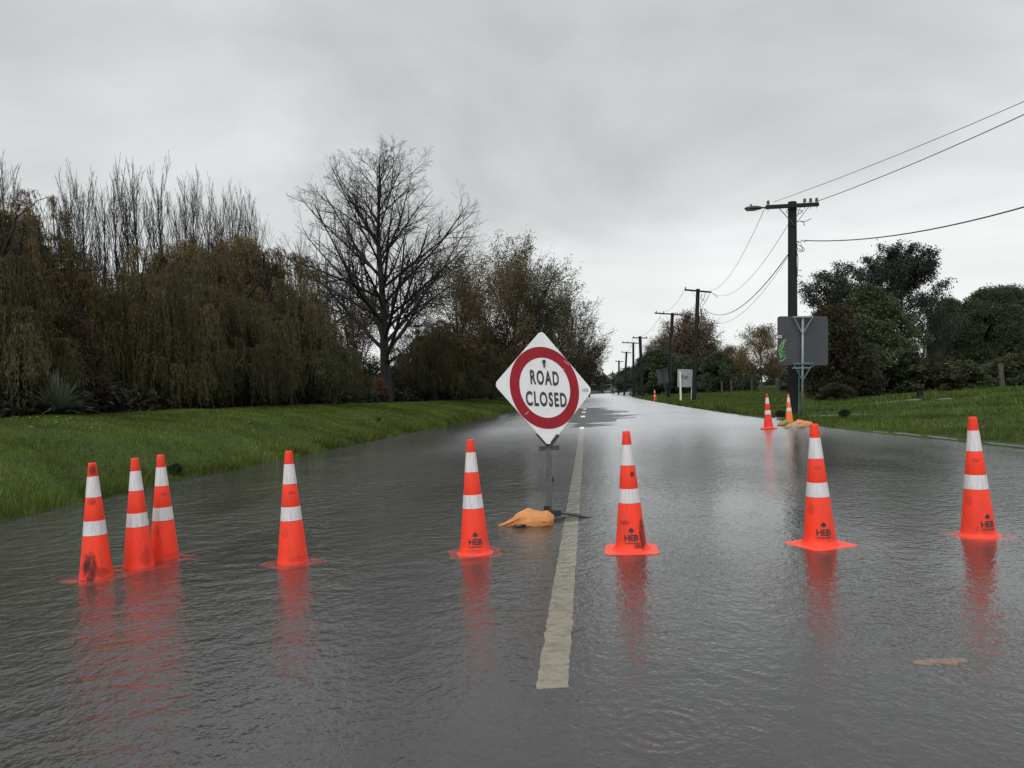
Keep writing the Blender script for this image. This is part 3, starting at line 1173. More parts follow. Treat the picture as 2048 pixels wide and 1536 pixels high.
def cloth(name, c1, c2, rough=0.55):
    m = bpy.data.materials.new(name)
    m.use_nodes = True
    t = NT(m.node_tree)
    out = t.n('ShaderNodeOutputMaterial')
    tc = t.n('ShaderNodeTexCoord')
    ob = tc.outputs['Object']
    n1 = t.noise(ob, 5, 4, 0.6)
    c = t.mix(t.maprange(n1, 0.35, 0.65), (*c1, 1), (*c2, 1))
    fold = t.noise(t.vmath('MULTIPLY', ob, (7, 22, 10)), 1.0, 3, 0.55, 1.2)
    weave = t.noise(ob, 260, 1, 0.5)
    h = t.math('ADD', t.math('MULTIPLY', fold, 0.030), t.math('MULTIPLY', weave, 0.0012))
    b = t.n('ShaderNodeBsdfPrincipled', ins={'Roughness': rough, 'Specular IOR Level': 0.3, 'Base Color': c})
    bn = t.n('ShaderNodeBump', ins={'Strength': 0.9, 'Distance': 1.0, 'Height': h})
    t.put(b.inputs['Normal'], bn.outputs[0])
    t.t.links.new(b.outputs[0], out.inputs[0])
    return m


M['tan'] = cloth('tan_woven_plastic', (0.52, 0.225, 0.075), (0.42, 0.17, 0.055))
M['mustard'] = cloth('mustard_woven_plastic', (0.26, 0.19, 0.035), (0.17, 0.12, 0.03))
M['peach'] = cloth('faded_orange_woven_plastic', (0.58, 0.21, 0.085), (0.36, 0.15, 0.07))
M['beige'] = cloth('beige_woven_plastic', (0.33, 0.25, 0.16), (0.22, 0.17, 0.10))

p_ = ground(1050, 1051)
o = link('sandbag', sandbag_mesh(0.53, 0.26, 0.142, 3), M['tan'])
o.location = (p_.x, p_.y + 0.06, -0.012)
o.rotation_euler = (0, 0, R(-6))
tag(o, 'plump tan sandbag weighing down the foot of the road closed sign', 'sandbag')
o = link('water_logged_rag', sandbag_mesh(0.22, 0.10, 0.03, 9, False), M['blackmetal'])
o.location = (p_.x - 0.02, p_.y - 0.04, -0.012)
tag(o, 'dark wet scrap poking out from under the tan sandbag', 'rag')

Yb = 21.2
for (px, py, lx, ly, h, rz, mt, sd_, lab) in (
        (1576, 851, 0.56, 0.36, 0.13, R(8), 'mustard', 5, 'mustard yellow sandbag, left one of the heap by the utility pole'),
        (1590, 856, 0.50, 0.30, 0.10, R(-14), 'beige', 8, 'pale beige sandbag at the front of the heap by the utility pole'),
        (1604, 853, 0.62, 0.34, 0.15, R(-10), 'peach', 11, 'faded orange sandbag, right one of the heap by the utility pole')):
    p = ground(px, py)
    o = link('sandbag', sandbag_mesh(lx, ly, h, sd_, False, 0.01), M[mt])
    o.location = (p.x, p.y, 0.0)
    o.rotation_euler = (0, R(3), rz)
    tag(o, lab, 'sandbag', 'sandbags by the utility pole')


# ------------------------------------------------------------------ utility poles
def pole(base_px, base_py, top_px, top_py, arm, w_top, w_bot, label, lamp=False, ins=(), Y=None, braces=True, drop=True, armdrop=0.12, gear=None):
    if Y is None:
        g0 = ground(base_px, base_py)
        Y = g0.y
    b0 = at(base_px, base_py, Y)
    b0.z = gz(b0) if Y < 180 else 0.1
    b0.z = max(b0.z, -0.05)
    top = at(top_px, top_py, Y)
    t = thing('utility_pole', label, 'utility pole', b0, 0, 'utility poles along the right verge')
    P = lambda v: Vector(v) - b0
    tp = P(top)
    b = MB()
    b.bar((0, 0, -0.3), tp, w_bot, n=10, r2=w_top)
    shade_auto(b.build('post', M['pole'], t), 40)
    a, c = P(at(*arm[0], Y - w_top - 0.06)), P(at(*arm[1], Y - w_top - 0.06))
    b = MB()
    b.bar(a, c, 0.10, 0.115)
    b.build('crossarm', M['pole'], t)
    d = (c - a).normalized()
    mid = tp.copy()
    mid.y = a.y
    up = tp.normalized()
    if braces:
        for e, f in ((a, 0.55), (c, 0.60)):
            k = mid + (e - mid) * f
            k.z = (a + (c - a) * ((k - a).dot(d) / (c - a).length)).z - 0.05
            q = mid - up * 0.78
            b = MB()
            b.bar(k, q, 0.035, 0.012)
            b.build('brace', M['steel'], t)
    for (px, py) in ins:
        e = P(at(px, py, Y - w_top - 0.06))
        s_ = (e - a).dot(d)
        f_ = a + d * s_
        b = MB()
        b.bar(f_, f_ + up * 0.11, 0.012, n=6)
        b.bar(f_ + up * 0.09, f_ + up * 0.13, 0.05, n=10, r2=0.055)
        b.bar(f_ + up * 0.13, f_ + up * 0.16, 0.035, n=10)
        b.bar(f_ + up * 0.16, f_ + up * 0.20, 0.05, n=10, r2=0.042)
        b.bar(f_ - up * 0.13, f_ + up * 0.02, 0.009, n=5)
        b.build('insulator', M['ceramic'], t)
    return t, b0, tp, Y


PI_ = {}
t, b0, tp, Y1 = pole(1585, 841, 1584.5, 404, ((1532, 414.5), (1637, 408.5)), 0.135, 0.165, 'nearest and tallest utility pole, carrying a street lamp, behind the grey sign back', ins=((1536, 410), (1609, 405), (1621, 404), (1633, 404)), Y=24.3)
# street lamp on the pole's arm
Yl = Y1 - 0.2
a = at(1489, 417.5, Yl) - b0
c = at(1523, 415.5, Yl) - b0
b = MB()
n = 9
dirv = (c - a)
rings = []
for i in range(n + 1):
    s = i / n
    w = float(np.interp(s, [0, 0.05, 0.2, 0.6, 0.85, 1.0], [0.02, 0.075, 0.11, 0.115, 0.075, 0.04]))
    h = float(np.interp(s, [0, 0.05, 0.3, 0.7, 1.0], [0.02, 0.05, 0.075, 0.075, 0.04]))
    ct = a + dirv * s
    rings.append([b.b.verts.new(ct + Vector((0, math.cos(2 * math.pi * j / 12) * w, math.sin(2 * math.pi * j / 12) * h))) for j in range(12)])
for p, q in zip(rings, rings[1:]):
    for i in range(12):
        b.b.faces.new((p[i], p[(i + 1) % 12], q[(i + 1) % 12], q[i]))
b.b.faces.new(rings[0])
b.b.faces.new(rings[-1][::-1])
b.bar(c - dirv * 0.05, at(1580, 411.5, Yl) - b0, 0.025, n=8)
lampo = b.build('street_lamp', M['lampgrey'], t, True)
b = MB()
k = at(1502, 411, Yl) - b0
b.bar(k - Vector((0, 0, 0.06)), k + Vector((0, 0, 0.04)), 0.035, n=10)
b.build('light_sensor', M['lens'], lampo)
b = MB()
k = a + dirv * 0.4 - Vector((0, 0, 0.045))
b.box(k, (0.3, 0.15, 0.06), bevel=0.02)
b.build('lens', M['lens'], lampo)
# loose leads and fittings on this pole


def curve_tube(b, pts, r, n=5):
    pts = [Vector(p) for p in pts]
    # Catmull-Rom
    out = []
    ext = [pts[0] * 2 - pts[1]] + pts + [pts[-1] * 2 - pts[-2]]
    for i in range(1, len(ext) - 2):
        for j in range(6):
            s = j / 6
            p0, p1, p2, p3 = ext[i - 1:i + 3]
            out.append(0.5 * ((2 * p1) + (p2 - p0) * s + (2 * p0 - 5 * p1 + 4 * p2 - p3) * s * s + (3 * p1 - p0 - 3 * p2 + p3) * s ** 3))
    out.append(pts[-1])
    for p, q in zip(out, out[1:]):
        if (q - p).length > 1e-5:
            b.bar(p, q, r, n=n)


def pxs(lst, Y):
    return [at(x, y, Y) - b0 for x, y in lst]


for lst in ([(1590, 444), (1600, 442), (1610, 443), (1622, 437)], [(1600, 442), (1607, 445), (1609, 452)],
            [(1592, 481), (1600, 485), (1604, 480), (1609, 484), (1613, 480)], [(1597, 482), (1594, 494), (1600, 504), (1605, 498), (1601, 488)],
            [(1597, 490), (1608, 497), (1606, 503), (1598, 497)], [(1594, 500), (1593, 530), (1595, 545), (1594, 556)],
            [(1594, 540), (1604, 541)], [(1594, 553), (1599, 551), (1605, 554)], [(1593, 500), (1596, 520), (1593, 560)],
            [(1592, 415), (1597, 424), (1594, 432)], [(1602, 412), (1599, 420), (1606, 422), (1598, 428)], [(1576, 418), (1573, 424), (1578, 428)]):
    b = MB()
    curve_tube(b, pxs(lst, Y1 - 0.12), 0.011)
    b.build('service_lead', M['wire'], t)
b = MB()
b.bar(at(1598, 646, Y1 - 0.1) - b0, at(1597, 838, Y1 - 0.1) - b0, 0.022, n=8)
b.build('conduit', M['teal'], t)
P1b = b0.copy()

t2, b2, tp2, Y2 = pole(1387, 803, 1396, 578, ((1369, 579.5), (1423, 584.5)), 0.14, 0.17, 'thick tarred pole beside the pale board on a white post', ins=((1371, 577),))
b0 = b2
for lst in ([(1404, 587), (1402, 597), (1409, 602)], [(1411, 586), (1408, 596), (1400, 610), (1402, 614)], [(1419, 588), (1414, 598), (1405, 612)],
            [(1425, 586), (1430, 590), (1436, 595)], [(1402, 612), (1401, 622), (1403, 634)]):
    b = MB()
    curve_tube(b, pxs(lst, Y2 - 0.15), 0.02, 4)
    b.build('service_lead', M['wire'], t2)
b = MB()
b.bar(at(1402, 618, Y2 - .15) - b0, at(1402.5, 632, Y2 - .15) - b0, 0.07, n=8, r2=0.04)
b.build('cable_joint', M['wire'], t2)
t3, b3, tp3, Y3 = pole(1336, 798, 1345, 626, ((1309, 626), (1366, 630)), 0.15, 0.19, 'right-leaning pole with a long thin arm beside the dark tilted sign', ins=((1313, 623), (1327, 623), (1351, 626), (1355, 626), (1360, 627), (1364, 628)))
b0 = b3
b = MB()
b.bar(at(1346, 672, Y3 - .3) - b0, at(1344, 689, Y3 - .3) - b0, 0.10, n=8)
curve_tube(b, pxs([(1346, 655), (1346, 672)], Y3 - .3), 0.025, 4)
curve_tube(b, pxs([(1344, 689), (1341, 765)], Y3 - .3), 0.05, 5)
b.build('cable_box', M['lampgrey'], t3)
t4, b4, tp4, Y4 = pole(1285, 796, 1280, 672.5, ((1265, 675.5), (1295, 676)), 0.17, 0.20, 'thick straight pole with a short arm, fourth along the verge', ins=((1267, 674), (1293, 674)), Y=86)
t5, b5, tp5, Y5 = pole(1267, 796, 1266.5, 685, ((1244, 685), (1277, 686.5)), 0.13, 0.16, 'slimmer pale-sided pole just left of the thick short-armed pole', ins=((1246, 683), (1256, 684), (1268, 684)), Y=95)
t6, b6, tp6, Y6 = pole(1248, 791, 1253, 703.5, ((1243, 704), (1263, 706)), 0.15, 0.18, 'strongly right-leaning distant pole above the street trees', ins=((1244, 703),), Y=118)
t7, b7, tp7, Y7 = pole(1237, 791, 1238, 721, ((1230, 722.5), (1247, 723)), 0.15, 0.19, 'upright distant pole, the leftmost with a clear crossarm', ins=((1232, 721),), Y=140)
t8, b8, tp8, Y8 = pole(1225.5, 780, 1225, 742, ((1220, 747), (1230, 747)), 0.12, 0.15, 'tiny farthest pole at the right of the road end', Y=185, braces=False)
t9, b9, tp9, Y9 = pole(1206, 784, 1206, 750, ((1203, 752), (1209, 752)), 0.12, 0.14, 'tiny farthest pole left of the road end, in front of the pale houses', Y=178, braces=False)


# ------------------------------------------------------------------ overhead cables
def cable(a, c, sag, r, label, lateral=0.0):
    n = 36
    s = np.linspace(0, 1, n)
    a, c = np.array(a), np.array(c)
    pts = a[None] * (1 - s[:, None]) + c[None] * s[:, None]
    pts[:, 2] -= sag * 4 * s * (1 - s)
    V, F = tubes(pts[None], np.full((1, n), r), 6)
    o = link('overhead_cable', np_mesh('overhead_cable', V, F, smooth=True), M['wire'])
    return tag(o, label, 'cable', 'overhead cables')


def back(px, py, Yq):
    """extend a sight line to the span's end behind the camera"""
    return at(px, py, Yq)




def off_frame(p, px, py, Yq, k, sag):
    """far end of a span that starts at p and leaves the frame at (px, py)"""
    s = 1.0 / k
    Q = at(px, py, Yq) + Vector((0, 0, sag * 4 * s * (1 - s)))
    return p + (Q - p) * k


q = at(1547, 404, Y1 - 0.2)
cable(q, off_frame(q, 2048, 203, 15.5, 2.6, 0.45), 0.45, 0.007, 'upper thin cable running from the lamp pole out of the top right of the frame')
q = at(1633, 403, Y1 - 0.2)
cable(q, off_frame(q, 2048, 229, 15.5, 2.6, 0.45), 0.45, 0.010, 'lower thin cable running from the lamp pole out of the top right of the frame')
q = at(1609, 481, Y1 - 0.2)
cable(q, off_frame(q, 2048, 414, 15.5, 2.6, 1.5), 1.5, 0.016, 'thick low service cable sagging right from the lamp pole over the trees')
cable(at(1531, 413, Y1 - 0.2), at(1418, 580, Y2 - 0.2), 0.75, 0.008, 'thin cable from the lamp pole\'s left arm down to the pale-board pole')
cable(at(1577, 448, Y1 - 0.2), at(1425, 586, Y2 - 0.2), 0.95, 0.008, 'thin cable from below the lamp pole\'s braces to the next pole')
cable(at(1577, 508, Y1 - 0.2), at(1404, 614, Y2 - 0.2), 1.15, 0.016, 'thick slack cable between the two nearest poles')
cable(at(1577, 512, Y1 - 0.2), at(1403, 630, Y2 - 0.2), 1.25, 0.007, 'faint lowest cable just under the thick slack cable')
cable(at(1371, 577, Y2 - 0.2), at(1328, 624, Y3 - 0.2), 0.35, 0.011, 'cable from the pale-board pole to the long-armed leaning pole')
cable(at(1396, 600, Y2 - 0.2), at(1364, 628, Y3 - 0.2), 0.3, 0.011, 'cable from the pale-board pole to the right arm of the leaning pole')
cable(at(1324, 627, Y3 - 0.2), at(1282, 673, Y4 - 0.2), 0.35, 0.013, 'cable from the long-armed leaning pole to the thick straight pole')
cable(at(1266, 676, Y4 - 0.2), at(1254, 704, Y6 - 0.2), 0.3, 0.014, 'cable from the thick straight pole to the distant leaning pole')


# ------------------------------------------------------------------ sign boards on the right
def rounded_rect(w, h, r, n=6):
    pts = []
    for sx, sy, a0 in ((1, 1, 0), (-1, 1, 90), (-1, -1, 180), (1, -1, 270)):
        for j in range(n + 1):
            a = R(a0 + 90 * j / n)
            pts.append((sx * (w / 2 - r) + r * math.cos(a), sy * (h / 2 - r) + r * math.sin(a)))
    return pts


def board(label, Y, c1, c2, name, mat_panel, mat_post, post_px, brackets, extra, base_z=None, post_top=None, rr=0.08, cat='road sign', name2='road_sign_back'):
    """c1..c2: pixel of the panel's upper left / lower right; seen from its back"""
    tl, tr, bl = at(c1[0], c1[1], Y), at(c1[2], c1[3], Y), at(c2[0], c2[1], Y)
    ex = (tr - tl)
    ez = (tl - bl)
    w, h = ex.length, ez.length
    ex.normalize()
    ez = (ez - ez.dot(ex) * ex).normalized()
    C = (tr + bl) / 2
    base = at(post_px[0], post_px[1], Y + 0.02)
    base.z = max(0.0, gz(base)) if base_z is None else base_z
    t = thing(name2, label, cat, base)
    en = ex.cross(ez)
    if en.y > 0:
        en = -en

    def Lc(x, y, n):
        return C + ex * x + ez * y + en * n - base
    b = MB()
    poly = rounded_rect(w, h, rr)
    f = [b.b.verts.new(Lc(x, y, 0.0)) for x, y in poly]
    g = [b.b.verts.new(Lc(x, y, -0.012)) for x, y in poly]
    k = len(f)
    for i in range(k):
        b.b.faces.new((f[i], f[(i + 1) % k], g[(i + 1) % k], g[i]))
    b.b.faces.new(f)
    b.b.faces.new(g[::-1])
    b.build('panel', mat_panel, t)
    return t, base, Lc, w, h, en


Yg = 23.3
t, base, Lc, w, h, en = board('big dark grey square sign seen from behind with green graffiti, by the lamp pole', Yg, (1555, 632.5, 1656, 632.5), (1555, 730.5), 'panel', M['boardback'], None, (1604.5, 838), True, None, base_z=0.0)
gp = lambda x, y, d=0.06: at(x, y, Yg - d) - base
b = MB()
b.bar(gp(1604.5, 840, 0.07), gp(1605.5, 634, 0.07), 0.036, n=12)
b.build('post', M['bracket'], t, True)
b = MB()
b.bar(gp(1606.5, 728, 0.05), gp(1605.5, 636, 0.05), 0.05, 0.03)
b.build('mounting_rail', M['teal'], t)
for (y0, y1, rail) in ((634, 668, True), (727, 762, True)):
    b = MB()
    b.bar(gp(1585.5, y0, 0.09), gp(1626, y0 - 0.5, 0.09), 0.06, 0.045)
    b.build('bracket_rail', M['bracket'] if y0 < 700 else M['teal'], t)
    for x0 in (1587, 1625):
        b = MB()
        b.bar(gp(x0, y0, 0.09), gp(1605, y1, 0.09), 0.042, 0.02)
        b.build('bracket_strut', M['bracket'] if y0 < 700 else M['teal'], t)
b = MB()
b.bar(gp(1584, 736, 0.09), gp(1620, 735.5, 0.09), 0.045, 0.03)
b.build('bracket_rail', M['bracket'], t)
b = MB()
b.box(gp(1558.8, 673.5, 0.012), (0.14, 0.004, 0.07))
st = b.build('sticker', M['signwhite'], t)
b = MB()
b.box(gp(1559.2, 673.5, 0.016), (0.10, 0.004, 0.028))
b.build('sticker_mark', M['ink'], st)
b = MB()


def stroke(b, lst, gpf, wd, d=0.02):
    pts = [gpf(x, y, d) for x, y in lst]
    for p, q in zip(pts, pts[1:]):
        b.bar(p, q + (q - p).normalized() * wd * 0.3, wd, 0.003, up=Vector((0, 1, 0)))


stroke(b, [(1570, 679), (1563, 688), (1558.5, 696), (1559, 699), (1563, 699), (1566, 692), (1568, 685), (1571, 679)], gp, 0.045)
stroke(b, [(1560, 699), (1565, 703), (1570, 698), (1562, 709), (1566, 704), (1569, 703)], gp, 0.04, 0.023)
stroke(b, [(1557, 701), (1559, 703), (1560, 710), (1561, 716), (1565, 710), (1566, 713), (1569, 708), (1569, 712)], gp, 0.035, 0.026)
stroke(b, [(1562, 720), (1559, 723.5), (1564, 722), (1572, 714.5)], gp, 0.028, 0.029)
b.build('graffiti', M['greygraf'], t)

Yw = 56.0
t, base, Lc, w, h, en = board('pale grey board with a scrawled purple tag on thick white posts', Yw, (1354, 738.5, 1385.5, 739), (1356, 774), 'panel', M['greyboard'], None, (1361, 803.5), True, None, rr=0.03, cat='board', name2='notice_board')
gp = lambda x, y, d=0.06: at(x, y, Yw - d) - base
b = MB()
b.bar(gp(1361.5, 804.5, 0.10), gp(1360, 743, 0.10), 0.12, 0.10)
b.build('post', M['whitepaint'], t)
b = MB()
b.bar(gp(1383.5, 800, -0.10), gp(1384.5, 740, -0.10), 0.10, 0.10)
b.build('post', M['whitepaint'], t)
b = MB()
stroke(b, [(1364, 757), (1364, 751), (1367, 750), (1367, 753), (1365, 754), (1368, 757), (1370, 752), (1371, 757), (1373, 752), (1370, 758), (1375, 756), (1374, 751), (1377, 755)], gp, 0.025, 0.025)
b.build('graffiti', M['purple'], t)

Yd = 70.0
t, base, Lc, w, h, en = board('dark grey tilted sign seen from behind, beside the leaning pole', Yd, (1312, 740, 1334.5, 736), (1316, 767.5), 'panel', M['boardback'], None, (1333, 794), True, None, rr=0.05)
gp = lambda x, y, d=0.06: at(x, y, Yd - d) - base
b = MB()
b.bar(gp(1333, 795, 0.08), gp(1326, 738, 0.08), 0.05, n=8)
b.build('post', M['steel'], t)
for (xa, xb_, y0, xm, ym) in ((1320, 1334, 738, 1328, 750), (1325, 1337, 767, 1331, 778)):
    b = MB()
    b.bar(gp(xa, y0 + 1, 0.1), gp(xb_, y0 - 1, 0.1), 0.08, 0.05)
    b.bar(gp(xa, y0, 0.1), gp(xm, ym, 0.1), 0.05, 0.03)
    b.bar(gp(xb_, y0, 0.1), gp(xm, ym, 0.1), 0.05, 0.03)
    b.build('bracket', M['steel'], t)

# work sign standing far down the road
Yf = 160.0
t, base, Lc, w, h, en = board('tiny dark work sign on a stand in the road at the far end', Yf, (1222, 779.5, 1229, 779.5), (1222, 786), 'panel', M['boardback'], None, (1226, 791), True, None, rr=0.05, base_z=0.0)
gp = lambda x, y, d=0.06: at(x, y, Yf - d) - base
b = MB()
b.bar((0, 0, 0), gp(1226, 780), 0.08, 0.08)
b.bar((-0.6, 0, 0.05), (0.5, 0, 0.05), 0.15, 0.1)
b.build('post', M['blackmetal'], t)

# utility bollard in the grass
p = at(1840, 797, 33.0)
p.z = gz(p)
t = thing('service_bollard', 'short dark teal bollard with a cap standing in the right-hand grass', 'bollard', p)
b = MB()
b.lathe([(0.135, -0.05), (0.13, 0.03), (0.125, 0.42), (0.12, 0.44)], 18)
b.build('post', M['bin'], t, True)
b = MB()
b.lathe([(0.15, 0.40), (0.152, 0.47), (0.14, 0.50), (0.05, 0.512)], 18)
b.build('cap', M['bin'], t, True)

# low concrete edging pieces lying in the grass
for (px, py, Yq, lx, ly, rz, lab) in ((1772, 818, 30.0, 1.1, 0.35, 0.05, 'long wet concrete slab in the grass, left one near the bollard'),
                                      (1822, 817, 30.5, 0.75, 0.28, 0.12, 'middle wet concrete slab in the grass below the bollard'),
                                      (1888, 817, 29.5, 0.6, 0.2, 0.2, 'small pale concrete slab in the grass right of the bollard')):
    p = at(px, py, Yq)
    b = MB()
    b.box((0, 0, 0), (lx, ly, 0.09), bevel=0.015)
    o = b.build('concrete_slab', M['concrete'])
    o.location = (p.x, p.y, gz(p) + 0.035)
    o.rotation_euler = (R(1.5), R(-2), rz)
    tag(o, lab, 'slab', 'slabs in the grass')

# brown leaf-like scrap under the water
p = ground(1882, 1322)
poly = [(-0.14, -0.01), (-0.11, 0.03), (-0.05, 0.028), (-0.03, 0.045), (0.02, 0.03), (0.08, 0.045), (0.14, 0.02), (0.12, -0.012), (0.07, -0.02), (0.05, -0.05), (0.02, -0.03), (-0.04, -0.02), (-0.07, -0.045)]
b = MB()
b.prism(poly, 0.0, 0.004)
o = b.build('sodden_cardboard', principled('sodden_cardboard', (0.48, 0.22, 0.10), 0.7, var=(25, 0.3)))
o.location = (p.x, p.y, -0.009)
o.rotation_euler = (R(2), R(-1), R(-4))
o.scale = (0.86, 0.9, 1)
tag(o, 'torn brown scrap of cardboard lying in the shallow water at lower right', 'litter')


# ------------------------------------------------------------------ fences
def wire_fence(pts, h, r, label, wires, wr=0.006, tilt=None):
    base = Vector(pts[0])
    t = thing('wire_fence', label, 'fence', base)
    tops = []
    for i, p in enumerate(pts):
        p = Vector(p) - base
        lean = Vector((tilt[i], 0, 0)) if tilt else Vector((0, 0, 0))
        b = MB()
        b.bar(p - Vector((0, 0, 0.2)), p + Vector((0, 0, h)) + lean, r, n=9, r2=r * 0.93)
        shade_auto(b.build('fence_post', M['timber'], t), 50)
        tops.append((p, p + Vector((0, 0, h)) + lean))
    b = MB()
    for k in wires:
        for (a0, a1), (c0, c1) in zip(tops, tops[1:]):
            p, q = a0 + (a1 - a0) * k, c0 + (c1 - c0) * k
            m_ = (p + q) / 2 - Vector((0, 0, 0.015))
            off = Vector((0, -r, 0))
            b.bar(p + off, m_ + off, wr, n=4)
            b.bar(m_ + off, q + off, wr, n=4)
    b.build('fence_wire', M['steel'], t)
    return t


pp = []
for px, Yq in ((1779, 43.5), (1876, 40.5), (2005, 37.5), (2130, 35)):
    p = at(px, 780, Yq)
    p.z = gz(p)
    pp.append(p)
wire_fence(pp, 1.22, 0.13, 'post and wire fence of thick weathered posts across the right-hand bank', (0.42, 0.68, 0.93), 0.006, (0, 0, -0.05, 0))
pp = []
for px, Yq in ((1554, 66), (1524, 72), (1504, 77), (1463, 82), (1444, 84), (1430, 88), (1415, 92), (1404, 96), (1352, 104), (1325, 110)):
    p = at(px, 780, Yq)
    p.z = gz(p)
    pp.append(p)
wire_fence(pp, 1.25, 0.11, 'distant dark post fence along the trees left of the lamp pole', (0.5, 0.9), 0.008)


# ------------------------------------------------------------------ trees
def tree_thing(name, label, cat, p, parts, scale=(1, 1, 1), rz=0.0, group=None, first=False):
    """parts: list of (partname, mesh, material) in the tree's own space"""
    t = thing(name, label, cat, p, rz, group)
    t.scale = scale
    for nm, me, mt in parts:
        o = bpy.data.objects.new(nm, me)
        COL.objects.link(o)
        o.parent = t
        if not me.materials:
            me.materials.append(mt)
    return t


def spot(px, Y):
    p = at(px, 780, Y)
    p.z = gz(p)
    return p


def hgt(py, px, Y):
    """height in metres of pixel row py above the ground at depth Y"""
    p = at(px, py, Y)
    return p.z - gz(p)


def willow(seed, H, Rw, nstr, cols_low, cols_top, drop=0.92, nleaf=26):
    g = np.random.default_rng(seed)
    P0 = np.zeros((1, 3))
    tr, tr_r = grow(g, P0, np.array([[0.05, 0.03, 1.0]]), np.array([H * 0.45]), np.array([0.30]), 7, 0.06, (0, 0, 0.1), 0.6)
    P, D, L, Rr, _ = spawn(g, tr, tr_r, np.array([H]), 14, 0.35, 1.0, 42, 12, 0.62, 0.6, 0.2, 0.04)
    l1, r1 = grow(g, P, D, L, Rr, 7, 0.10, (0, 0, 0.05), 0.3)
    P, D, L2, R2, _ = spawn(g, l1, r1, L, 6, 0.3, 1.0, 45, 15, 0.45, 0.5, 0.4, 0.012)
    l2, r2 = grow(g, P, D, L2, R2, 6, 0.12, (0, 0, -0.10), 0.3)
    wood = join([tubes(tr, tr_r, 9), tubes(l1, r1, 6), tubes(l2, r2, 4)])
    # tresses: little fountains of strands standing out from the domed crown
    nt = nstr // 26
    tu = g.random(nt) ** 0.6
    tth = g.random(nt) * 2 * np.pi
    tlob = 1 + 0.18 * np.sin(3 * tth + seed) + 0.12 * np.sin(7 * tth + 2 * seed)
    ttop = H * np.sqrt(np.clip(1 - (tu * 0.93) ** 2.6, 0.05, 1)) * (0.94 + 0.08 * np.sin(5 * tth + 6 * tu + seed)) * np.where(tu < 0.55, g.uniform(0.78, 1.0, nt), g.uniform(0.42, 1.02, nt))
    tsz = g.uniform(0.5, 1.15, nt)
    tlen = np.clip(g.uniform(0.30, 0.95, nt) * ttop, 0.8, None)
    ti = np.repeat(np.arange(nt), 26)
    nstr = len(ti)
    th = g.random(nstr) * 2 * np.pi
    u = tu[ti]
    # strands fall outwards from the tree more often than inwards
    th = np.where(g.random(nstr) < 0.5, tth[ti] + g.normal(0, 0.8, nstr), th)
    x = tu[ti] * Rw * tlob[ti] * np.cos(tth[ti]) + g.normal(0, 0.10, nstr)
    y = tu[ti] * Rw * tlob[ti] * np.sin(tth[ti]) + g.normal(0, 0.10, nstr)
    top = ttop[ti] * g.uniform(0.965, 1.01, nstr)
    low = np.maximum(top - tlen[ti] * g.uniform(0.45, 1.1, nstr), 0.06)
    n = 7
    s = np.linspace(0, 1, n)
    outv = np.stack([np.cos(th), np.sin(th)], 1)
    arch = tsz[ti] * g.uniform(0.25, 1.15, nstr)
    pts = np.zeros((nstr, n, 3))
    pts[..., 0] = x[:, None] + outv[:, 0:1] * arch[:, None] * np.sqrt(s)[None] + g.normal(0, 0.04, (nstr, n))
    pts[..., 1] = y[:, None] + outv[:, 1:2] * arch[:, None] * np.sqrt(s)[None] + g.normal(0, 0.04, (nstr, n))
    pts[..., 2] = top[:, None] - (top - low)[:, None] * s[None] ** 1.5 + 0.16 * np.sin(np.pi * np.minimum(s * 2.2, 1))[None] * tsz[ti][:, None]
    pts[:, 1, 2] = np.maximum(pts[:, 1, 2], pts[:, 0, 2] - 0.1)
    rad = np.full((nstr, n), 0.006)
    st = tubes(pts, rad, 3)
    k = nleaf
    f = g.random((nstr, k)) * (n - 1)
    i = np.minimum(f.astype(int), n - 2)
    w = (f - i)[..., None]
    bi = np.arange(nstr)[:, None]
    LP = (pts[bi, i] * (1 - w) + pts[bi, i + 1] * w).reshape(-1, 3)
    N = len(LP)
    A = g.normal(0, 0.45, (N, 3)) + np.array([0, 0, -1.0])
    hrel = np.clip(LP[:, 2] / H, 0, 1)
    cl = palette(g, N, cols_low, 0.12)
    ct = palette(g, N, cols_top, 0.12)
    shift = np.repeat(g.normal(0, 0.16, nt)[ti], k)
    m = sm(0.45, 0.9, hrel + shift)[:, None]
    c = cl * (1 - m) + ct * m
    c *= np.repeat(g.uniform(0.55, 1.4, nt)[ti] * g.uniform(0.8, 1.2, nstr), k)[:, None]
    LP = LP + g.normal(0, 0.03, LP.shape)
    V, F, C = leaves(g, LP, A, g.uniform(0.09, 0.17, N), g.uniform(0.02, 0.034, N), c)
    sv, sf = st
    sc = np.tile(np.array([[0.045, 0.036, 0.016]]), (len(sv), 1))
    VV, FF = join([(V, F), (sv, sf)])
    CC = np.concatenate([C, sc])
    return [('trunk', np_mesh('trunk', *wood, smooth=True), M['bark']), ('crown', np_mesh('crown', VV, FF, CC), M['leaf'])]


G_OLIVE = [(0.058, 0.060, 0.017), (0.050, 0.055, 0.016), (0.068, 0.064, 0.019)]
G_BROWN = [(0.105, 0.068, 0.024), (0.090, 0.060, 0.022), (0.118, 0.082, 0.027)]
G_DARK = [(0.018, 0.026, 0.012), (0.024, 0.030, 0.014), (0.014, 0.020, 0.010)]


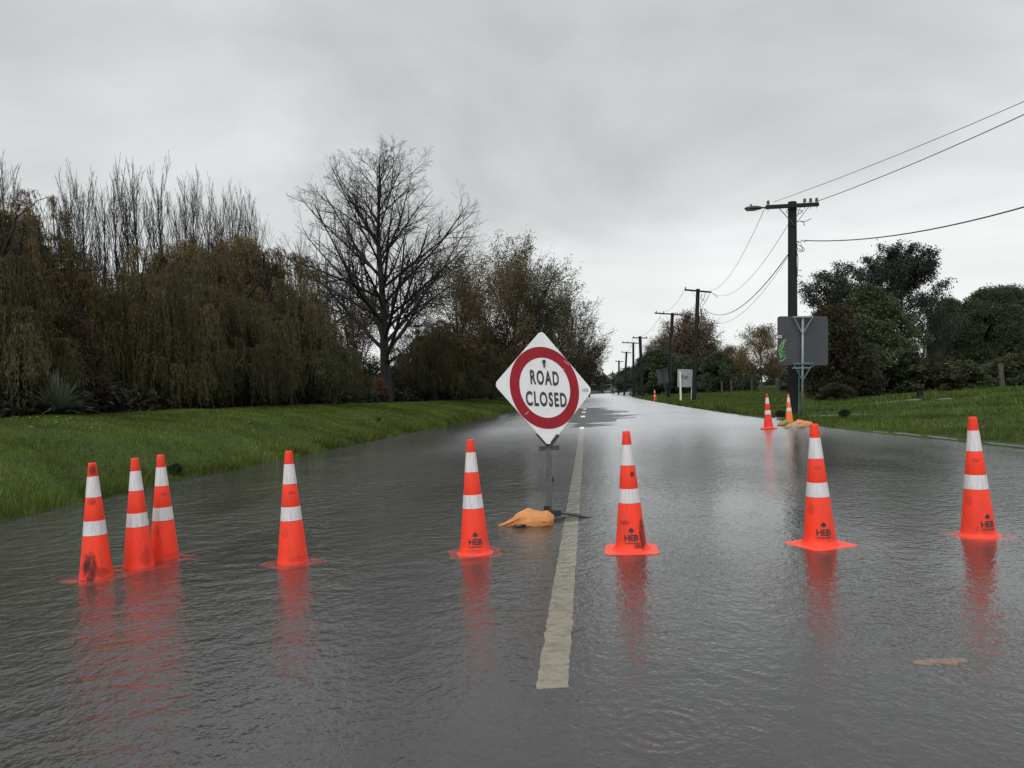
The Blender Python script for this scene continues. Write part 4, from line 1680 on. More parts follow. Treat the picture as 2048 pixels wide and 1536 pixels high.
def skeleton(seed, H, Rw, trunk_frac, n1, n2, n3, ang1, up1, z0=0.15, trunk_r=None, n4=0, lean=(0, 0), tw=0.010, stems=1):
    """branching wood; returns list of (pts, rad) per level; crown roughly an ellipsoid of half width Rw"""
    g = np.random.default_rng(seed)
    tr0 = trunk_r or H * 0.018
    D0 = np.array([[lean[0], lean[1], 1.0]])
    if stems > 1:
        D0 = np.concatenate([D0] + [np.array([[0.34 * math.cos(a), 0.34 * math.sin(a), 1.0]]) for a in np.linspace(3.4, 2 * np.pi + 3.4, stems)[:-1]])
    D0 = nrm(D0)
    B = len(D0)
    Lt = np.full(B, H * trunk_frac) * np.where(np.arange(B) == 0, 1, 0.78)
    t, tr = grow(g, np.zeros((B, 3)), D0, Lt, np.where(np.arange(B) == 0, tr0, tr0 * 0.62), 12, 0.035, (0, 0, 0.05), 0.12)
    lv = [(t, tr)]
    P, D, L, Rr, tt = spawn(g, t, tr, np.full(B, 1.0), n1, z0, 0.99, ang1, 9, 1.0, 0.52, 0.0, tw * 1.6)
    # reach of each limb: distance to a crown ellipsoid along its direction
    C = np.array([lean[0] * H * 0.6, lean[1] * H * 0.6, H * 0.62])
    E = np.array([Rw, Rw, H * 0.40])
    Dd = nrm(D + np.array([0, 0, up1 * 3]))
    q = (P - C) / E
    dd = Dd / E
    a_, b_, c_ = (dd ** 2).sum(1), 2 * (q * dd).sum(1), (q ** 2).sum(1) - 1
    disc = np.maximum(b_ ** 2 - 4 * a_ * c_, 0)
    reach = np.where(disc > 0, (-b_ + np.sqrt(disc)) / (2 * a_), 0)
    L1 = np.clip(reach, 0.07 * H, 0.75 * H) * g.uniform(0.82, 1.0, len(P))
    p1, r1 = grow(g, P, D, L1, Rr, 9, 0.04, (0, 0, up1), 0.15)
    lv.append((p1, r1))
    P, D, L2, R2, _ = spawn(g, p1, r1, L1, n2, 0.15, 1.0, 36, 10, 0.42, 0.6, 0.55, tw)
    p2, r2 = grow(g, P, D, L2, R2, 6, 0.05, (0, 0, up1 * 0.8), 0.3)
    lv.append((p2, r2))
    P, D, L3, R3, _ = spawn(g, p2, r2, L2, n3, 0.15, 1.0, 38, 12, 0.48, 0.6, 0.5, tw * 0.8)
    p3, r3 = grow(g, P, D, L3, R3, 4, 0.08, (0, 0, up1 * 0.8), 0.5)
    lv.append((p3, r3))
    if n4:
        P, D, L4, R4, _ = spawn(g, p3, r3, L3, n4, 0.2, 1.0, 38, 12, 0.55, 0.6, 0.4, tw * 0.7)
        p4, r4 = grow(g, P, D, L4, R4, 3, 0.08, (0, 0, up1 * 0.8), 0.6)
        lv.append((p4, r4))
    return g, lv


def wood_parts(lv, bark_='bark', crown_name='branches'):
    tk = tubes(*lv[0], 10)
    rest = join([tubes(p, r, s) for (p, r), s in zip(lv[1:], (6, 4, 3, 3))])
    return [('trunk', np_mesh('trunk', *tk, smooth=True), M[bark_]), (crown_name, np_mesh(crown_name, *rest, smooth=True), M[bark_])]


def leafy(seed, H, Rw, cols, trunk_frac=0.8, n1=16, n2=7, n3=5, ang=48, up=0.03, z0=0.25, per=14, ln=(0.08, 0.16), wd=(0.05, 0.09), spread=0.22, lean=(0, 0), bark_='bark', levels=1, stems=1, droop=0.0, tw=0.012):
    g, lv = skeleton(seed, H, Rw, trunk_frac, n1, n2, n3, ang, up, z0, lean=lean, stems=stems, tw=tw)
    src = [lv[-1][0][:, 1:].reshape(-1, 3)]
    if levels > 1:
        src.append(lv[-2][0][:, 3:].reshape(-1, 3))
    src = np.concatenate(src)
    idx = g.integers(0, len(src), int(len(lv[-1][0]) * per))
    P = src[idx] + g.normal(0, spread, (len(idx), 3))
    P[:, 2] = np.maximum(P[:, 2], 0.1)
    # colour by clump so light and dark sprays read
    key = np.floor(src[idx] / 0.9).astype(int)
    hsh = np.abs((key * np.array([73856093, 19349663, 83492791])).sum(1)) % 997 / 997.0
    c = palette(g, len(P), cols) * (0.65 + 0.7 * hsh)[:, None]
    A = g.normal(0, 1, (len(P), 3)) + np.array([0, 0, -droop])
    V, F, C = leaves(g, P, A, g.uniform(*ln, len(P)), g.uniform(*wd, len(P)), c)
    return wood_parts(lv, bark_) + [('foliage', np_mesh('foliage', V, F, C), M['leaf'])]


def bush(seed, H, Rx, Ry, cols, ncl=160, per=170, ln=(0.10, 0.2), wd=(0.06, 0.11), shape=2.2, cl=0.45, top_pow=1.0, trunk=True):
    """dense evergreen: leaf clumps filling a bumpy envelope, heavier towards the surface, and limbs inside"""
    g = np.random.default_rng(seed)
    th = g.random(ncl) * 2 * np.pi
    zz = g.random(ncl) ** 0.9
    prof = np.clip(1 - np.abs(zz * 1.03 - 0.28) ** shape / (0.76 ** shape), 0.06, 1) ** (0.62 * top_pow)
    lob = 1 + 0.16 * np.sin(3 * th + seed + 4 * zz) + 0.10 * np.sin(5 * th - 7 * zz + 2 * seed)
    rr = prof * lob * g.uniform(0.45, 0.98, ncl) ** 0.6
    C = np.stack([rr * np.cos(th) * Rx, rr * np.sin(th) * Ry, zz * H * 0.97 + 0.1], 1)
    cs = cl * g.uniform(0.65, 1.35, ncl)
    N = ncl * per
    d = nrm(g.normal(size=(N, 3)))
    d[:, 2] = d[:, 2] * 0.8 + 0.12
    rad = np.repeat(cs, per) * g.random(N) ** 0.45
    P = np.repeat(C, per, axis=0) + d * rad[:, None]
    P[:, 2] = np.maximum(P[:, 2], 0.02)
    ccol = palette(g, ncl, cols, 0.35)
    c = np.repeat(ccol, per, axis=0) * g.uniform(0.7, 1.3, (N, 1))
    A = d + g.normal(0, 0.5, (N, 3))
    V, F, CC = leaves(g, P, A, g.uniform(*ln, N), g.uniform(*wd, N), c)
    parts = []
    if trunk:
        t, tr = grow(g, np.zeros((3, 3)), nrm(np.array([[0.05, 0, 1], [0.35, 0.1, 1], [-0.3, -0.1, 1.0]])), np.array([H * 0.85, H * 0.6, H * 0.6]), np.array([0.05, 0.035, 0.035]) * max(1, H * 0.4), 8, 0.06, (0, 0, 0.03), 0.2)
        n = ncl // 2
        bi = g.integers(0, 3, n)
        fi = g.integers(2, 8, n)
        a = t[bi, fi]
        s_ = np.linspace(0, 1, 4)[None, :, None]
        bp = a[:, None] * (1 - s_) + C[:n, None] * s_
        br = np.tile(np.array([0.025, 0.018, 0.012, 0.006]), (n, 1)) * max(1, H * 0.25)
        w_ = join([tubes(t, tr, 7), tubes(bp, br, 4)])
        parts.append(('trunk', np_mesh('trunk', *w_, smooth=True), M['bark']))
    parts.append(('foliage', np_mesh('foliage', V, F, CC), M['leaf']))
    return parts


def poplar(seed, H):
    g = np.random.default_rng(seed)
    t, tr = grow(g, np.zeros((1, 3)), np.array([[0.0, 0, 1.0]]), np.array([H]), np.array([H * 0.0085]), 14, 0.012, (0, 0, 0.1), 0.1)
    P, D, L, Rr, tt = spawn(g, t, tr, np.array([H]), 52, 0.08, 0.93, 19, 5, 0.42, 0.30, 0.60, 0.016)
    p1, r1 = grow(g, P, D, L, Rr, 9, 0.012, (0, 0, 0.10), 0.35)
    P, D, L2, R2, _ = spawn(g, p1, r1, L, 6, 0.10, 0.95, 15, 5, 0.55, 0.6, 0.5, 0.010)
    p2, r2 = grow(g, P, D, L2, R2, 5, 0.016, (0, 0, 0.16), 0.5)
    P, D, L3, R3, _ = spawn(g, p2, r2, L2, 2, 0.2, 0.9, 18, 6, 0.42, 0.7, 0.4, 0.008)
    p3, r3 = grow(g, P, D, L3, R3, 3, 0.02, (0, 0, 0.18), 0.6)
    return wood_parts([(t, tr), (p1, r1), (p2, r2), (p3, r3)], 'bark')


# -- willows on the left bank
WA = willow(11, 6.3, 3.1, 2600, G_OLIVE, G_BROWN)
WB = willow(23, 7.2, 3.3, 3000, G_OLIVE, G_BROWN)
WC = willow(37, 6.0, 3.0, 2500, [(0.044, 0.048, 0.018), (0.036, 0.041, 0.016), (0.054, 0.050, 0.019)], [(0.075, 0.062, 0.022), (0.085, 0.060, 0.022)])
GW = 'weeping willows on the left bank'


def wput(parts, H0, px, Y, top, label, rz=0.0, wide=1.0, name='willow_tree', cat='willow', grp=GW):
    p = spot(px, Y)
    s = hgt(top, px, Y) / H0
    return tree_thing(name, label, cat, p, parts, (s * wide, s * wide, s), rz, grp)


wput(WB, 7.2, -75, 17.5, 335, 'large weeping willow cut by the left edge of the picture, olive curtain of strands', 0.3, 0.80)
wput(WA, 6.3, 52, 22, 385, 'weeping willow behind the spiky flax, brown top rounding off beside the poplars', 1.4, 0.62)
wput(WA, 6.3, 325, 24, 520, 'olive weeping willow right of the red-leaved shrub', 2.7, 0.82)
wput(WB, 7.2, 395, 29, 455, 'tall brown-topped weeping willow under the middle of the poplar row', 4.1, 0.95)
wput(WC, 6.0, 455, 26.5, 560, 'dark green weeping willow in front of the brown-topped one', 0.9, 0.95)
wput(WB, 7.2, 495, 35, 445, 'rust-topped weeping willow just left of the bare tree\'s branches', 5.2, 0.9)
wput(WC, 6.0, 575, 31, 560, 'dark weeping willow under the left limbs of the bare tree', 2.2, 1.0)
wput(WC, 6.0, 655, 39, 668, 'low dark weeping willow left of the bare tree\'s trunk', 3.3, 1.0)
wput(WC, 6.0, 868, 52, 640, 'low olive weeping willow right of the bare tree\'s trunk', 3.9, 1.1)
wput(WC, 6.0, 905, 57, 640, 'low dark weeping willow left of the thick dark trunk', 1.1, 1.1)
wput(WC, 6.0, 985, 66, 650, 'low dark weeping willow beside the left corner of the road closed sign', 4.4, 1.2)
wput(WA, 6.3, 205, 29, 560, 'brownish weeping willow half hidden behind the red-leaved shrub', 0.2, 1.0)

# -- poplars behind
PA, PB, PC = poplar(51, 18.0), poplar(52, 18.0), poplar(53, 18.0)
GP = 'bare poplars behind the willows'
pop = [(22, 285, 46, 'bare poplar shoots above the willow at the left edge'), (142, 345, 55, 'first bare poplar of the row, beside the rounded willow top'),
       (180, 322, 54, 'bare poplar with a full fan of stems, third in the row'), (213, 362, 60, 'shorter bare poplar standing in the gap that shows sky'),
       (243, 318, 56, 'tall slim bare poplar at the right of the sky gap'), (282, 312, 55, 'tallest bare poplar in the middle of the row'),
       (312, 372, 62, 'short bare poplar just right of the tallest one'), (338, 318, 57, 'bare poplar above the left end of the brown willow tops'),
       (365, 385, 63, 'low bare poplar between two tall ones above the brown willow'), (400, 325, 57, 'tall dense bare poplar above the brown willow tops'),
       (432, 362, 61, 'bare poplar just right of the tall dense one'), (455, 358, 58, 'bare poplar above the left half of the rust-topped willow'),
       (486, 362, 58, 'bare poplar third last of the row before the bare tree'), (522, 388, 60, 'last bare poplar, beside the bare tree\'s left twigs'),
       (612, 460, 66, 'dark bare poplar seen through the left limbs of the bare tree'), (712, 400, 68, 'dense dark poplar seen through the middle of the bare tree'),
       (660, 480, 70, 'low bare poplar seen through the bare tree left of its trunk'), (160, 360, 58, 'bare poplar squeezed between the first and the full-fanned one'), (262, 340, 60, 'thin bare poplar just left of the tallest one'),
       (382, 352, 60, 'bare poplar between the low one and the tall dense one'), (505, 372, 62, 'low bare poplar second last before the bare tree'),
       (838, 560, 72, 'low bare poplar seen through the bare tree right of its trunk')]
for i, (px, top, Yq, lab) in enumerate(pop):
    p = spot(px, Yq)
    s = hgt(top + 8, px, Yq) / 20.2
    wd_ = 1.05 * (1.25 if s < 0.7 else 1.1)
    tree_thing('poplar_tree', lab, 'poplar', p, (PA, PB, PC)[i % 3], (s * wd_, s * wd_, s), i * 1.7, GP)

# -- the big bare tree
Yt = 43.5
Ht = hgt(283, 770, Yt)
g, lv = skeleton(84, 15.6, 6.6, 0.95, 48, 11, 8, 47, 0.030, 0.15, trunk_r=0.30, n4=4, tw=0.006, stems=1)
BT = wood_parts(lv, 'bark')
tree_thing('bare_tree', 'big leafless tree with a wide rounded crown, tallest on the left bank', 'tree', spot(776, Yt), BT, (1.0, 1.0, 0.95 * Ht / 15.6), 0.0)

# -- trees right of it
RUST = [(0.090, 0.050, 0.028), (0.070, 0.044, 0.026), (0.080, 0.060, 0.026)]
TAN_ = [(0.090, 0.068, 0.026), (0.072, 0.062, 0.024), (0.075, 0.054, 0.026)]
OLV = [(0.080, 0.078, 0.030), (0.105, 0.088, 0.034), (0.060, 0.062, 0.026)]
T1 = leafy(91, 10.5, 4.6, RUST + TAN_, 0.72, 18, 8, 6, 52, 0.0, 0.2, per=26, spread=0.35, droop=1.2, ln=(0.10, 0.19), wd=(0.035, 0.06))
T2 = leafy(92, 12.0, 4.6, OLV, 0.85, 20, 8, 6, 42, 0.03, 0.2, per=6, spread=0.18, ln=(0.09, 0.16), wd=(0.06, 0.10), lean=(0.12, 0), stems=3)
T3 = leafy(93, 11.0, 4.6, TAN_, 0.85, 20, 9, 7, 40, 0.03, 0.15, per=3, spread=0.15, ln=(0.10, 0.18), wd=(0.06, 0.10), stems=3, tw=0.02)


def tput(parts, H0, px, Y, top, label, name='leafy_tree', cat='tree', rz=0.0, wide=1.0, grp=None):
    p = spot(px, Y)
    s = hgt(top, px, Y) / H0
    return tree_thing(name, label, cat, p, parts, (s * wide, s * wide, s), rz, grp)


tput(T1, 10.5, 925, 55, 490, 'rounded russet tree right of the bare tree, thick dark trunk at the grass edge', rz=0.4, wide=0.95)
tput(T1, 10.5, 985, 64, 520, 'russet tree behind the road closed sign\'s left corner', rz=2.4, wide=0.95)
tput(T2, 12.0, 1025, 68, 488, 'tall thinly leaved tree above the road closed sign, reaching right', rz=0.0, wide=1.0)
tput(T2, 12.0, 1075, 76, 540, 'lower thinly leaved tree directly behind the road closed sign', rz=1.2, wide=1.0)
tput(T3, 11.0, 1140, 92, 602, 'nearly bare spreading tree just right of the road closed sign\'s top', name='bare_tree', rz=0.3, wide=1.05)
tput(T3, 11.0, 1178, 122, 680, 'smaller distant bare bushy tree at the left of the road end', name='bare_tree', rz=1.9, wide=0.85)
tput(T1, 10.5, 1110, 84, 660, 'low brown tree under the spreading bare tree', rz=4.0, wide=0.95)
tput(T1, 10.5, 700, 56, 560, 'brown tree filling the gap behind the bare tree\'s trunk', rz=3.1, wide=1.2)

# -- right-hand side
EVER = [(0.046, 0.070, 0.032), (0.058, 0.082, 0.036), (0.034, 0.052, 0.026), (0.080, 0.092, 0.044)]
SCRUB = [(0.024, 0.034, 0.017), (0.032, 0.042, 0.020), (0.020, 0.026, 0.014), (0.040, 0.044, 0.022)]
GUM = [(0.022, 0.027, 0.018), (0.030, 0.036, 0.022), (0.018, 0.021, 0.015)]
HEDGE = [(0.034, 0.048, 0.027), (0.046, 0.062, 0.032), (0.055, 0.066, 0.034)]
GUMT = leafy(101, 10.5, 4.1, GUM, 0.78, 34, 9, 7, 52, 0.0, 0.36, per=20, spread=0.15, ln=(0.13, 0.24), wd=(0.045, 0.08), droop=1.4, levels=2)
tput(GUMT, 10.5, 1758, 54, 488, 'dark spreading gum tree with open branches, highest on the right', 'gum_tree', rz=0.8, wide=1.22)
GREEN = bush(102, 7.2, 3.5, 3.0, EVER, ncl=340, per=170, shape=1.6, cl=0.46, top_pow=1.25, ln=(0.10, 0.20), wd=(0.07, 0.13))
p = spot(1748, 43)
s = hgt(570, 1748, 43) / 7.4
tree_thing('evergreen_shrub', 'mid-green pointed evergreen right of the grey sign back', 'evergreen', p, GREEN, (s, s, s), 0.5)
BROWNB = bush(103, 4.6, 1.7, 1.6, [(0.040, 0.030, 0.016), (0.030, 0.026, 0.014), (0.026, 0.032, 0.014)], ncl=130, per=150, shape=2.0, cl=0.42)
tree_thing('shrub', 'brownish shrub half hidden behind the grey sign back', 'shrub', spot(1678, 40), BROWNB, (1, 1, 1), 0.0)
DARKB = bush(104, 3.0, 1.7, 1.5, SCRUB, ncl=110, per=150, shape=2.2, cl=0.40)
LIGHTB = bush(105, 2.2, 1.5, 1.3, [(0.052, 0.062, 0.028), (0.064, 0.064, 0.032), (0.042, 0.054, 0.025)], ncl=90, per=140, shape=2.2, cl=0.34)
LEAN = leafy(106, 7.5, 2.6, GUM, 0.85, 14, 6, 5, 34, 0.03, 0.2, per=10, spread=0.25, ln=(0.14, 0.26), wd=(0.05, 0.09), lean=(0.22, 0))
tput(LEAN, 7.5, 1835, 46, 590, 'slender dark tree leaning right between the gum and the hedge', 'slender_tree', wide=1.0)
HEDGE_M = bush(107, 8.6, 5.6, 3.6, HEDGE, ncl=760, per=190, shape=3.6, cl=0.75, ln=(0.10, 0.22), wd=(0.06, 0.11))
p = spot(2010, 50)
s = hgt(575, 2010, 50) / 8.9
tree_thing('conifer_hedge', 'huge dark rounded conifer hedge at the right edge of the picture', 'hedge', p, HEDGE_M, (s, s, s), 0.2)
p = spot(1905, 55)
s = hgt(598, 1905, 55) / 8.9
tree_thing('conifer_hedge', 'smaller dark conifer at the left shoulder of the huge hedge', 'hedge', p, HEDGE_M, (s * 0.45, s * 0.5, s), 2.0)
for (px, Yq, sc, kind, lab) in ((1705, 39.5, 0.6, DARKB, 'dark low shrub at the foot of the pointed evergreen, nearest the sign post'),
                                (1798, 42, 0.95, DARKB, 'dark shrub right of the pointed evergreen, above the bollard'),
                                (1838, 41.5, 0.95, LIGHTB, 'greyish light shrub just left of the rounded spiky plant'),
                                (1925, 40, 0.8, LIGHTB, 'light low shrub between the two right-hand fence posts'),
                                (2040, 40, 0.9, LIGHTB, 'light scrubby bush beyond the thickest fence post at the right edge'),
                                (1668, 36, 0.36, DARKB, 'small dark shrub low beside the grey sign\'s post')):
    tree_thing('shrub', lab, 'shrub', spot(px, Yq), kind, (sc * 1.35, sc * 1.2, sc * 0.72), px * 0.1)


def rosette(seed, n, L, wd, cols, h0=0.1, ball=False):
    g = np.random.default_rng(seed)
    m = 6
    th = g.random(n) * 2 * np.pi
    el = np.radians(g.uniform(-20 if ball else 12, 88, n))
    Ls = L * g.uniform(0.75, 1.1, n)
    s = np.linspace(0, 1, m)
    rr = Ls[:, None] * s[None] * np.cos(el)[:, None]
    z = h0 + Ls[:, None] * s[None] * np.sin(el)[:, None] - (0.30 * Ls * np.cos(el))[:, None] * s[None] ** 2.2
    c = np.stack([rr * np.cos(th)[:, None], rr * np.sin(th)[:, None], z], -1)
    side = np.stack([-np.sin(th), np.cos(th), np.zeros(n)], 1)
    w = wd * np.array([0.6, 1, 1, 0.85, 0.5, 0.06])
    A = c + side[:, None] * w[None, :, None]
    B = c - side[:, None] * w[None, :, None]
    V = np.stack([A, B], 2).reshape(-1, 3)
    i = np.arange(n * m * 2).reshape(n, m, 2)
    F = np.stack([i[:, :-1, 0], i[:, :-1, 1], i[:, 1:, 1], i[:, 1:, 0]], -1).reshape(-1, 4)
    col = np.repeat(palette(g, n, cols), m * 2, axis=0)
    return np_mesh('blades', V, F, col)


me = rosette(61, 150, 1.0, 0.028, [(0.090, 0.110, 0.082), (0.125, 0.145, 0.108), (0.065, 0.082, 0.062)])
o = link('flax_plant', me, M['leaf'])
o.location = spot(116, 17.6)
tag(o, 'spiky grey-green flax plant on the bank crest under the left willows', 'plant')
me = rosette(62, 420, 1.05, 0.022, [(0.048, 0.056, 0.030), (0.060, 0.066, 0.034), (0.036, 0.044, 0.024)], 1.15, True)
p = spot(1882, 41.5)
t = thing('cabbage_tree', 'rounded spiky cabbage tree behind the middle fence post on the right', 'plant', p)
link('blades', me, M['leaf'], t)
b = MB()
b.bar((0, 0, -0.1), (0.02, 0, 1.2), 0.10, n=8, r2=0.08)
b.build('trunk', M['bark'], t)

RED = bush(63, 3.3, 1.3, 1.1, [(0.060, 0.022, 0.018), (0.042, 0.018, 0.015), (0.032, 0.028, 0.015)], ncl=70, per=90, cl=0.38, ln=(0.07, 0.12), wd=(0.04, 0.07))
p = spot(150, 19.5)
tree_thing('red_shrub', 'dark red-leaved shrub in the gap between the left willows', 'shrub', p, RED, (0.55, 0.55, 0.78), 0.4)
ORB = bush(64, 1.5, 0.7, 0.7, [(0.11, 0.045, 0.018), (0.085, 0.036, 0.016)], ncl=26, per=60, cl=0.26, ln=(0.07, 0.12), wd=(0.04, 0.07))
tree_thing('orange_shrub', 'small orange-leaved shrub left of the bare tree\'s foot', 'shrub', spot(755, 42.5), ORB, (0.8, 0.8, 0.85), 0.0)

# -- far right group
REDT = leafy(111, 11.0, 5.2, [(0.115, 0.060, 0.046), (0.090, 0.060, 0.042), (0.100, 0.078, 0.048)], 0.85, 22, 9, 6, 40, 0.03, 0.12, per=6, spread=0.35, ln=(0.14, 0.26), wd=(0.10, 0.16), stems=3, tw=0.022)
tput(REDT, 11.0, 1385, 112, 632, 'large reddish round-topped tree behind the two nearest bare poles on the right', 'leafy_tree', rz=0.4, wide=1.02)
tput(REDT, 11.0, 1425, 118, 690, 'smaller reddish tree at the right flank of the large reddish one', 'leafy_tree', rz=2.2, wide=1.1)
tput(REDT, 11.0, 1328, 120, 680, 'reddish-brown tree at the left flank of the large reddish one', 'leafy_tree', rz=3.6, wide=1.0)
YEL = leafy(112, 7.0, 2.9, [(0.150, 0.095, 0.032), (0.125, 0.088, 0.034), (0.095, 0.078, 0.032)], 0.85, 18, 8, 5, 42, 0.0, 0.18, per=13, spread=0.28, ln=(0.12, 0.22), wd=(0.05, 0.08), droop=1.5, tw=0.018)
tput(YEL, 7.0, 1525, 78, 652, 'yellow-brown wispy tree just left of the grey sign back', 'leafy_tree', rz=0.6, wide=1.0)
tput(YEL, 7.0, 1560, 74, 700, 'lower yellow-brown tree partly behind the grey sign back', 'leafy_tree', rz=2.6, wide=1.2)
tput(YEL, 7.0, 1478, 92, 690, 'paler yellow-brown tree between the dark shrub and the wispy tree', 'leafy_tree', rz=4.6, wide=1.1)
MID = bush(113, 5.0, 2.6, 2.2, [(0.038, 0.055, 0.030), (0.060, 0.075, 0.040), (0.042, 0.055, 0.032)], ncl=200, per=120, shape=2.6, cl=0.5, ln=(0.14, 0.26), wd=(0.09, 0.15))
for (px, top, Yq, wd_, lab) in ((1440, 705, 88, 0.95, 'dark green round shrub right of the pale board\'s pole'), (1400, 716, 96, 1.2, 'dark shrub behind the pale board'),
                                (1372, 712, 100, 1.1, 'dark shrub between the pale board and the leaning pole'), (1318, 700, 104, 1.3, 'dense dark tree behind the tilted dark sign'),
                                (1462, 722, 90, 0.9, 'dark shrub under the paler yellow-brown tree'), (1296, 726, 112, 1.0, 'dark tree between the thick straight pole and the tilted sign'),
                                (1580, 740, 68, 1.1, 'dark shrub just left of the lamp pole\'s foot'), (1625, 700, 62, 1.4, 'dark shrub behind the grey sign\'s lower edge'), (1500, 752, 84, 1.0, 'low dark shrub at the foot of the yellow-brown trees')):
    p = spot(px, Yq)
    s = hgt(top, px, Yq) / 5.3
    tree_thing('evergreen_shrub', lab, 'shrub', p, MID, (s * wd_, s * wd_, s), px * 0.13)

STREET = leafy(114, 4.6, 2.0, [(0.026, 0.040, 0.022), (0.034, 0.048, 0.026)], 0.6, 12, 6, 5, 55, 0.0, 0.45, per=26, spread=0.35, ln=(0.16, 0.3), wd=(0.12, 0.2), levels=2)
for (px, top, Yq, wd_, lab) in ((1242, 752, 150, 1.1, 'small round street tree at the foot of the upright distant pole'), (1254, 748, 138, 1.1, 'round street tree below the strongly leaning pole'),
                                (1270, 742, 124, 1.1, 'round street tree behind the slimmer pale-sided pole'), (1287, 738, 112, 1.15, 'largest round street tree, behind the thick straight pole')):
    p = spot(px, Yq)
    s = hgt(top, px, Yq) / 4.7
    tree_thing('street_tree', lab, 'tree', p, STREET, (s * wd_, s * wd_, s), px * 0.2, 'round street trees on the far verge')
FARB = bush(115, 7.0, 7.0, 3.0, [(0.034, 0.040, 0.026), (0.040, 0.040, 0.028), (0.030, 0.036, 0.024)], ncl=240, per=60, cl=0.9, shape=3.0, ln=(0.3, 0.5), wd=(0.2, 0.3))
for (px, Yq, sc, lab) in ((1150, 205, 1.2, 'far green tree mass at the left of the distant houses'), (1262, 215, 0.9, 'far green tree mass behind the street trees'), (1480, 135, 0.62, 'far tree mass behind the post fence and the paler yellow-brown tree'), (1570, 125, 0.6, 'far tree mass behind the wispy tree and the grey sign back')):
    tree_thing('far_tree', lab, 'tree', spot(px, Yq), FARB, (sc, sc, sc), px)


# ------------------------------------------------------------------ undergrowth (one mass)
def undergrowth():
    g = np.random.default_rng(77)
    N = 90000
    Y = 12 + 100 * g.random(N) ** 1.3
    o_ = oL(Y) - 5.9 - g.random(N) ** 1.4 * 8
    X = cx(Y) + o_
    hmax = (0.5 + 0.45 * np.minimum(-(o_ - oL(Y)) - 5.6, 6)) * (0.75 + 0.4 * wob(X, Y, 0.8)) * np.interp(Y, [12, 40, 110], [1.0, 1.1, 1.3])
    Z = hz(X, Y) + hmax * g.random(N) ** 1.2
    k = np.interp(Y, [12, 110], [1, 2.6])
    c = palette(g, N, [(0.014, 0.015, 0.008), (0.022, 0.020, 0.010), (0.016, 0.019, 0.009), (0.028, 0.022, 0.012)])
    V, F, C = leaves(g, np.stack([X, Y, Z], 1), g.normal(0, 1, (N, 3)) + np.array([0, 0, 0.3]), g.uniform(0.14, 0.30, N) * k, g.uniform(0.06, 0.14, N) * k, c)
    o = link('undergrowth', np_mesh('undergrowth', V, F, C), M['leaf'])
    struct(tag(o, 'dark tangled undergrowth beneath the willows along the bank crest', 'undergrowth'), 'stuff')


undergrowth()


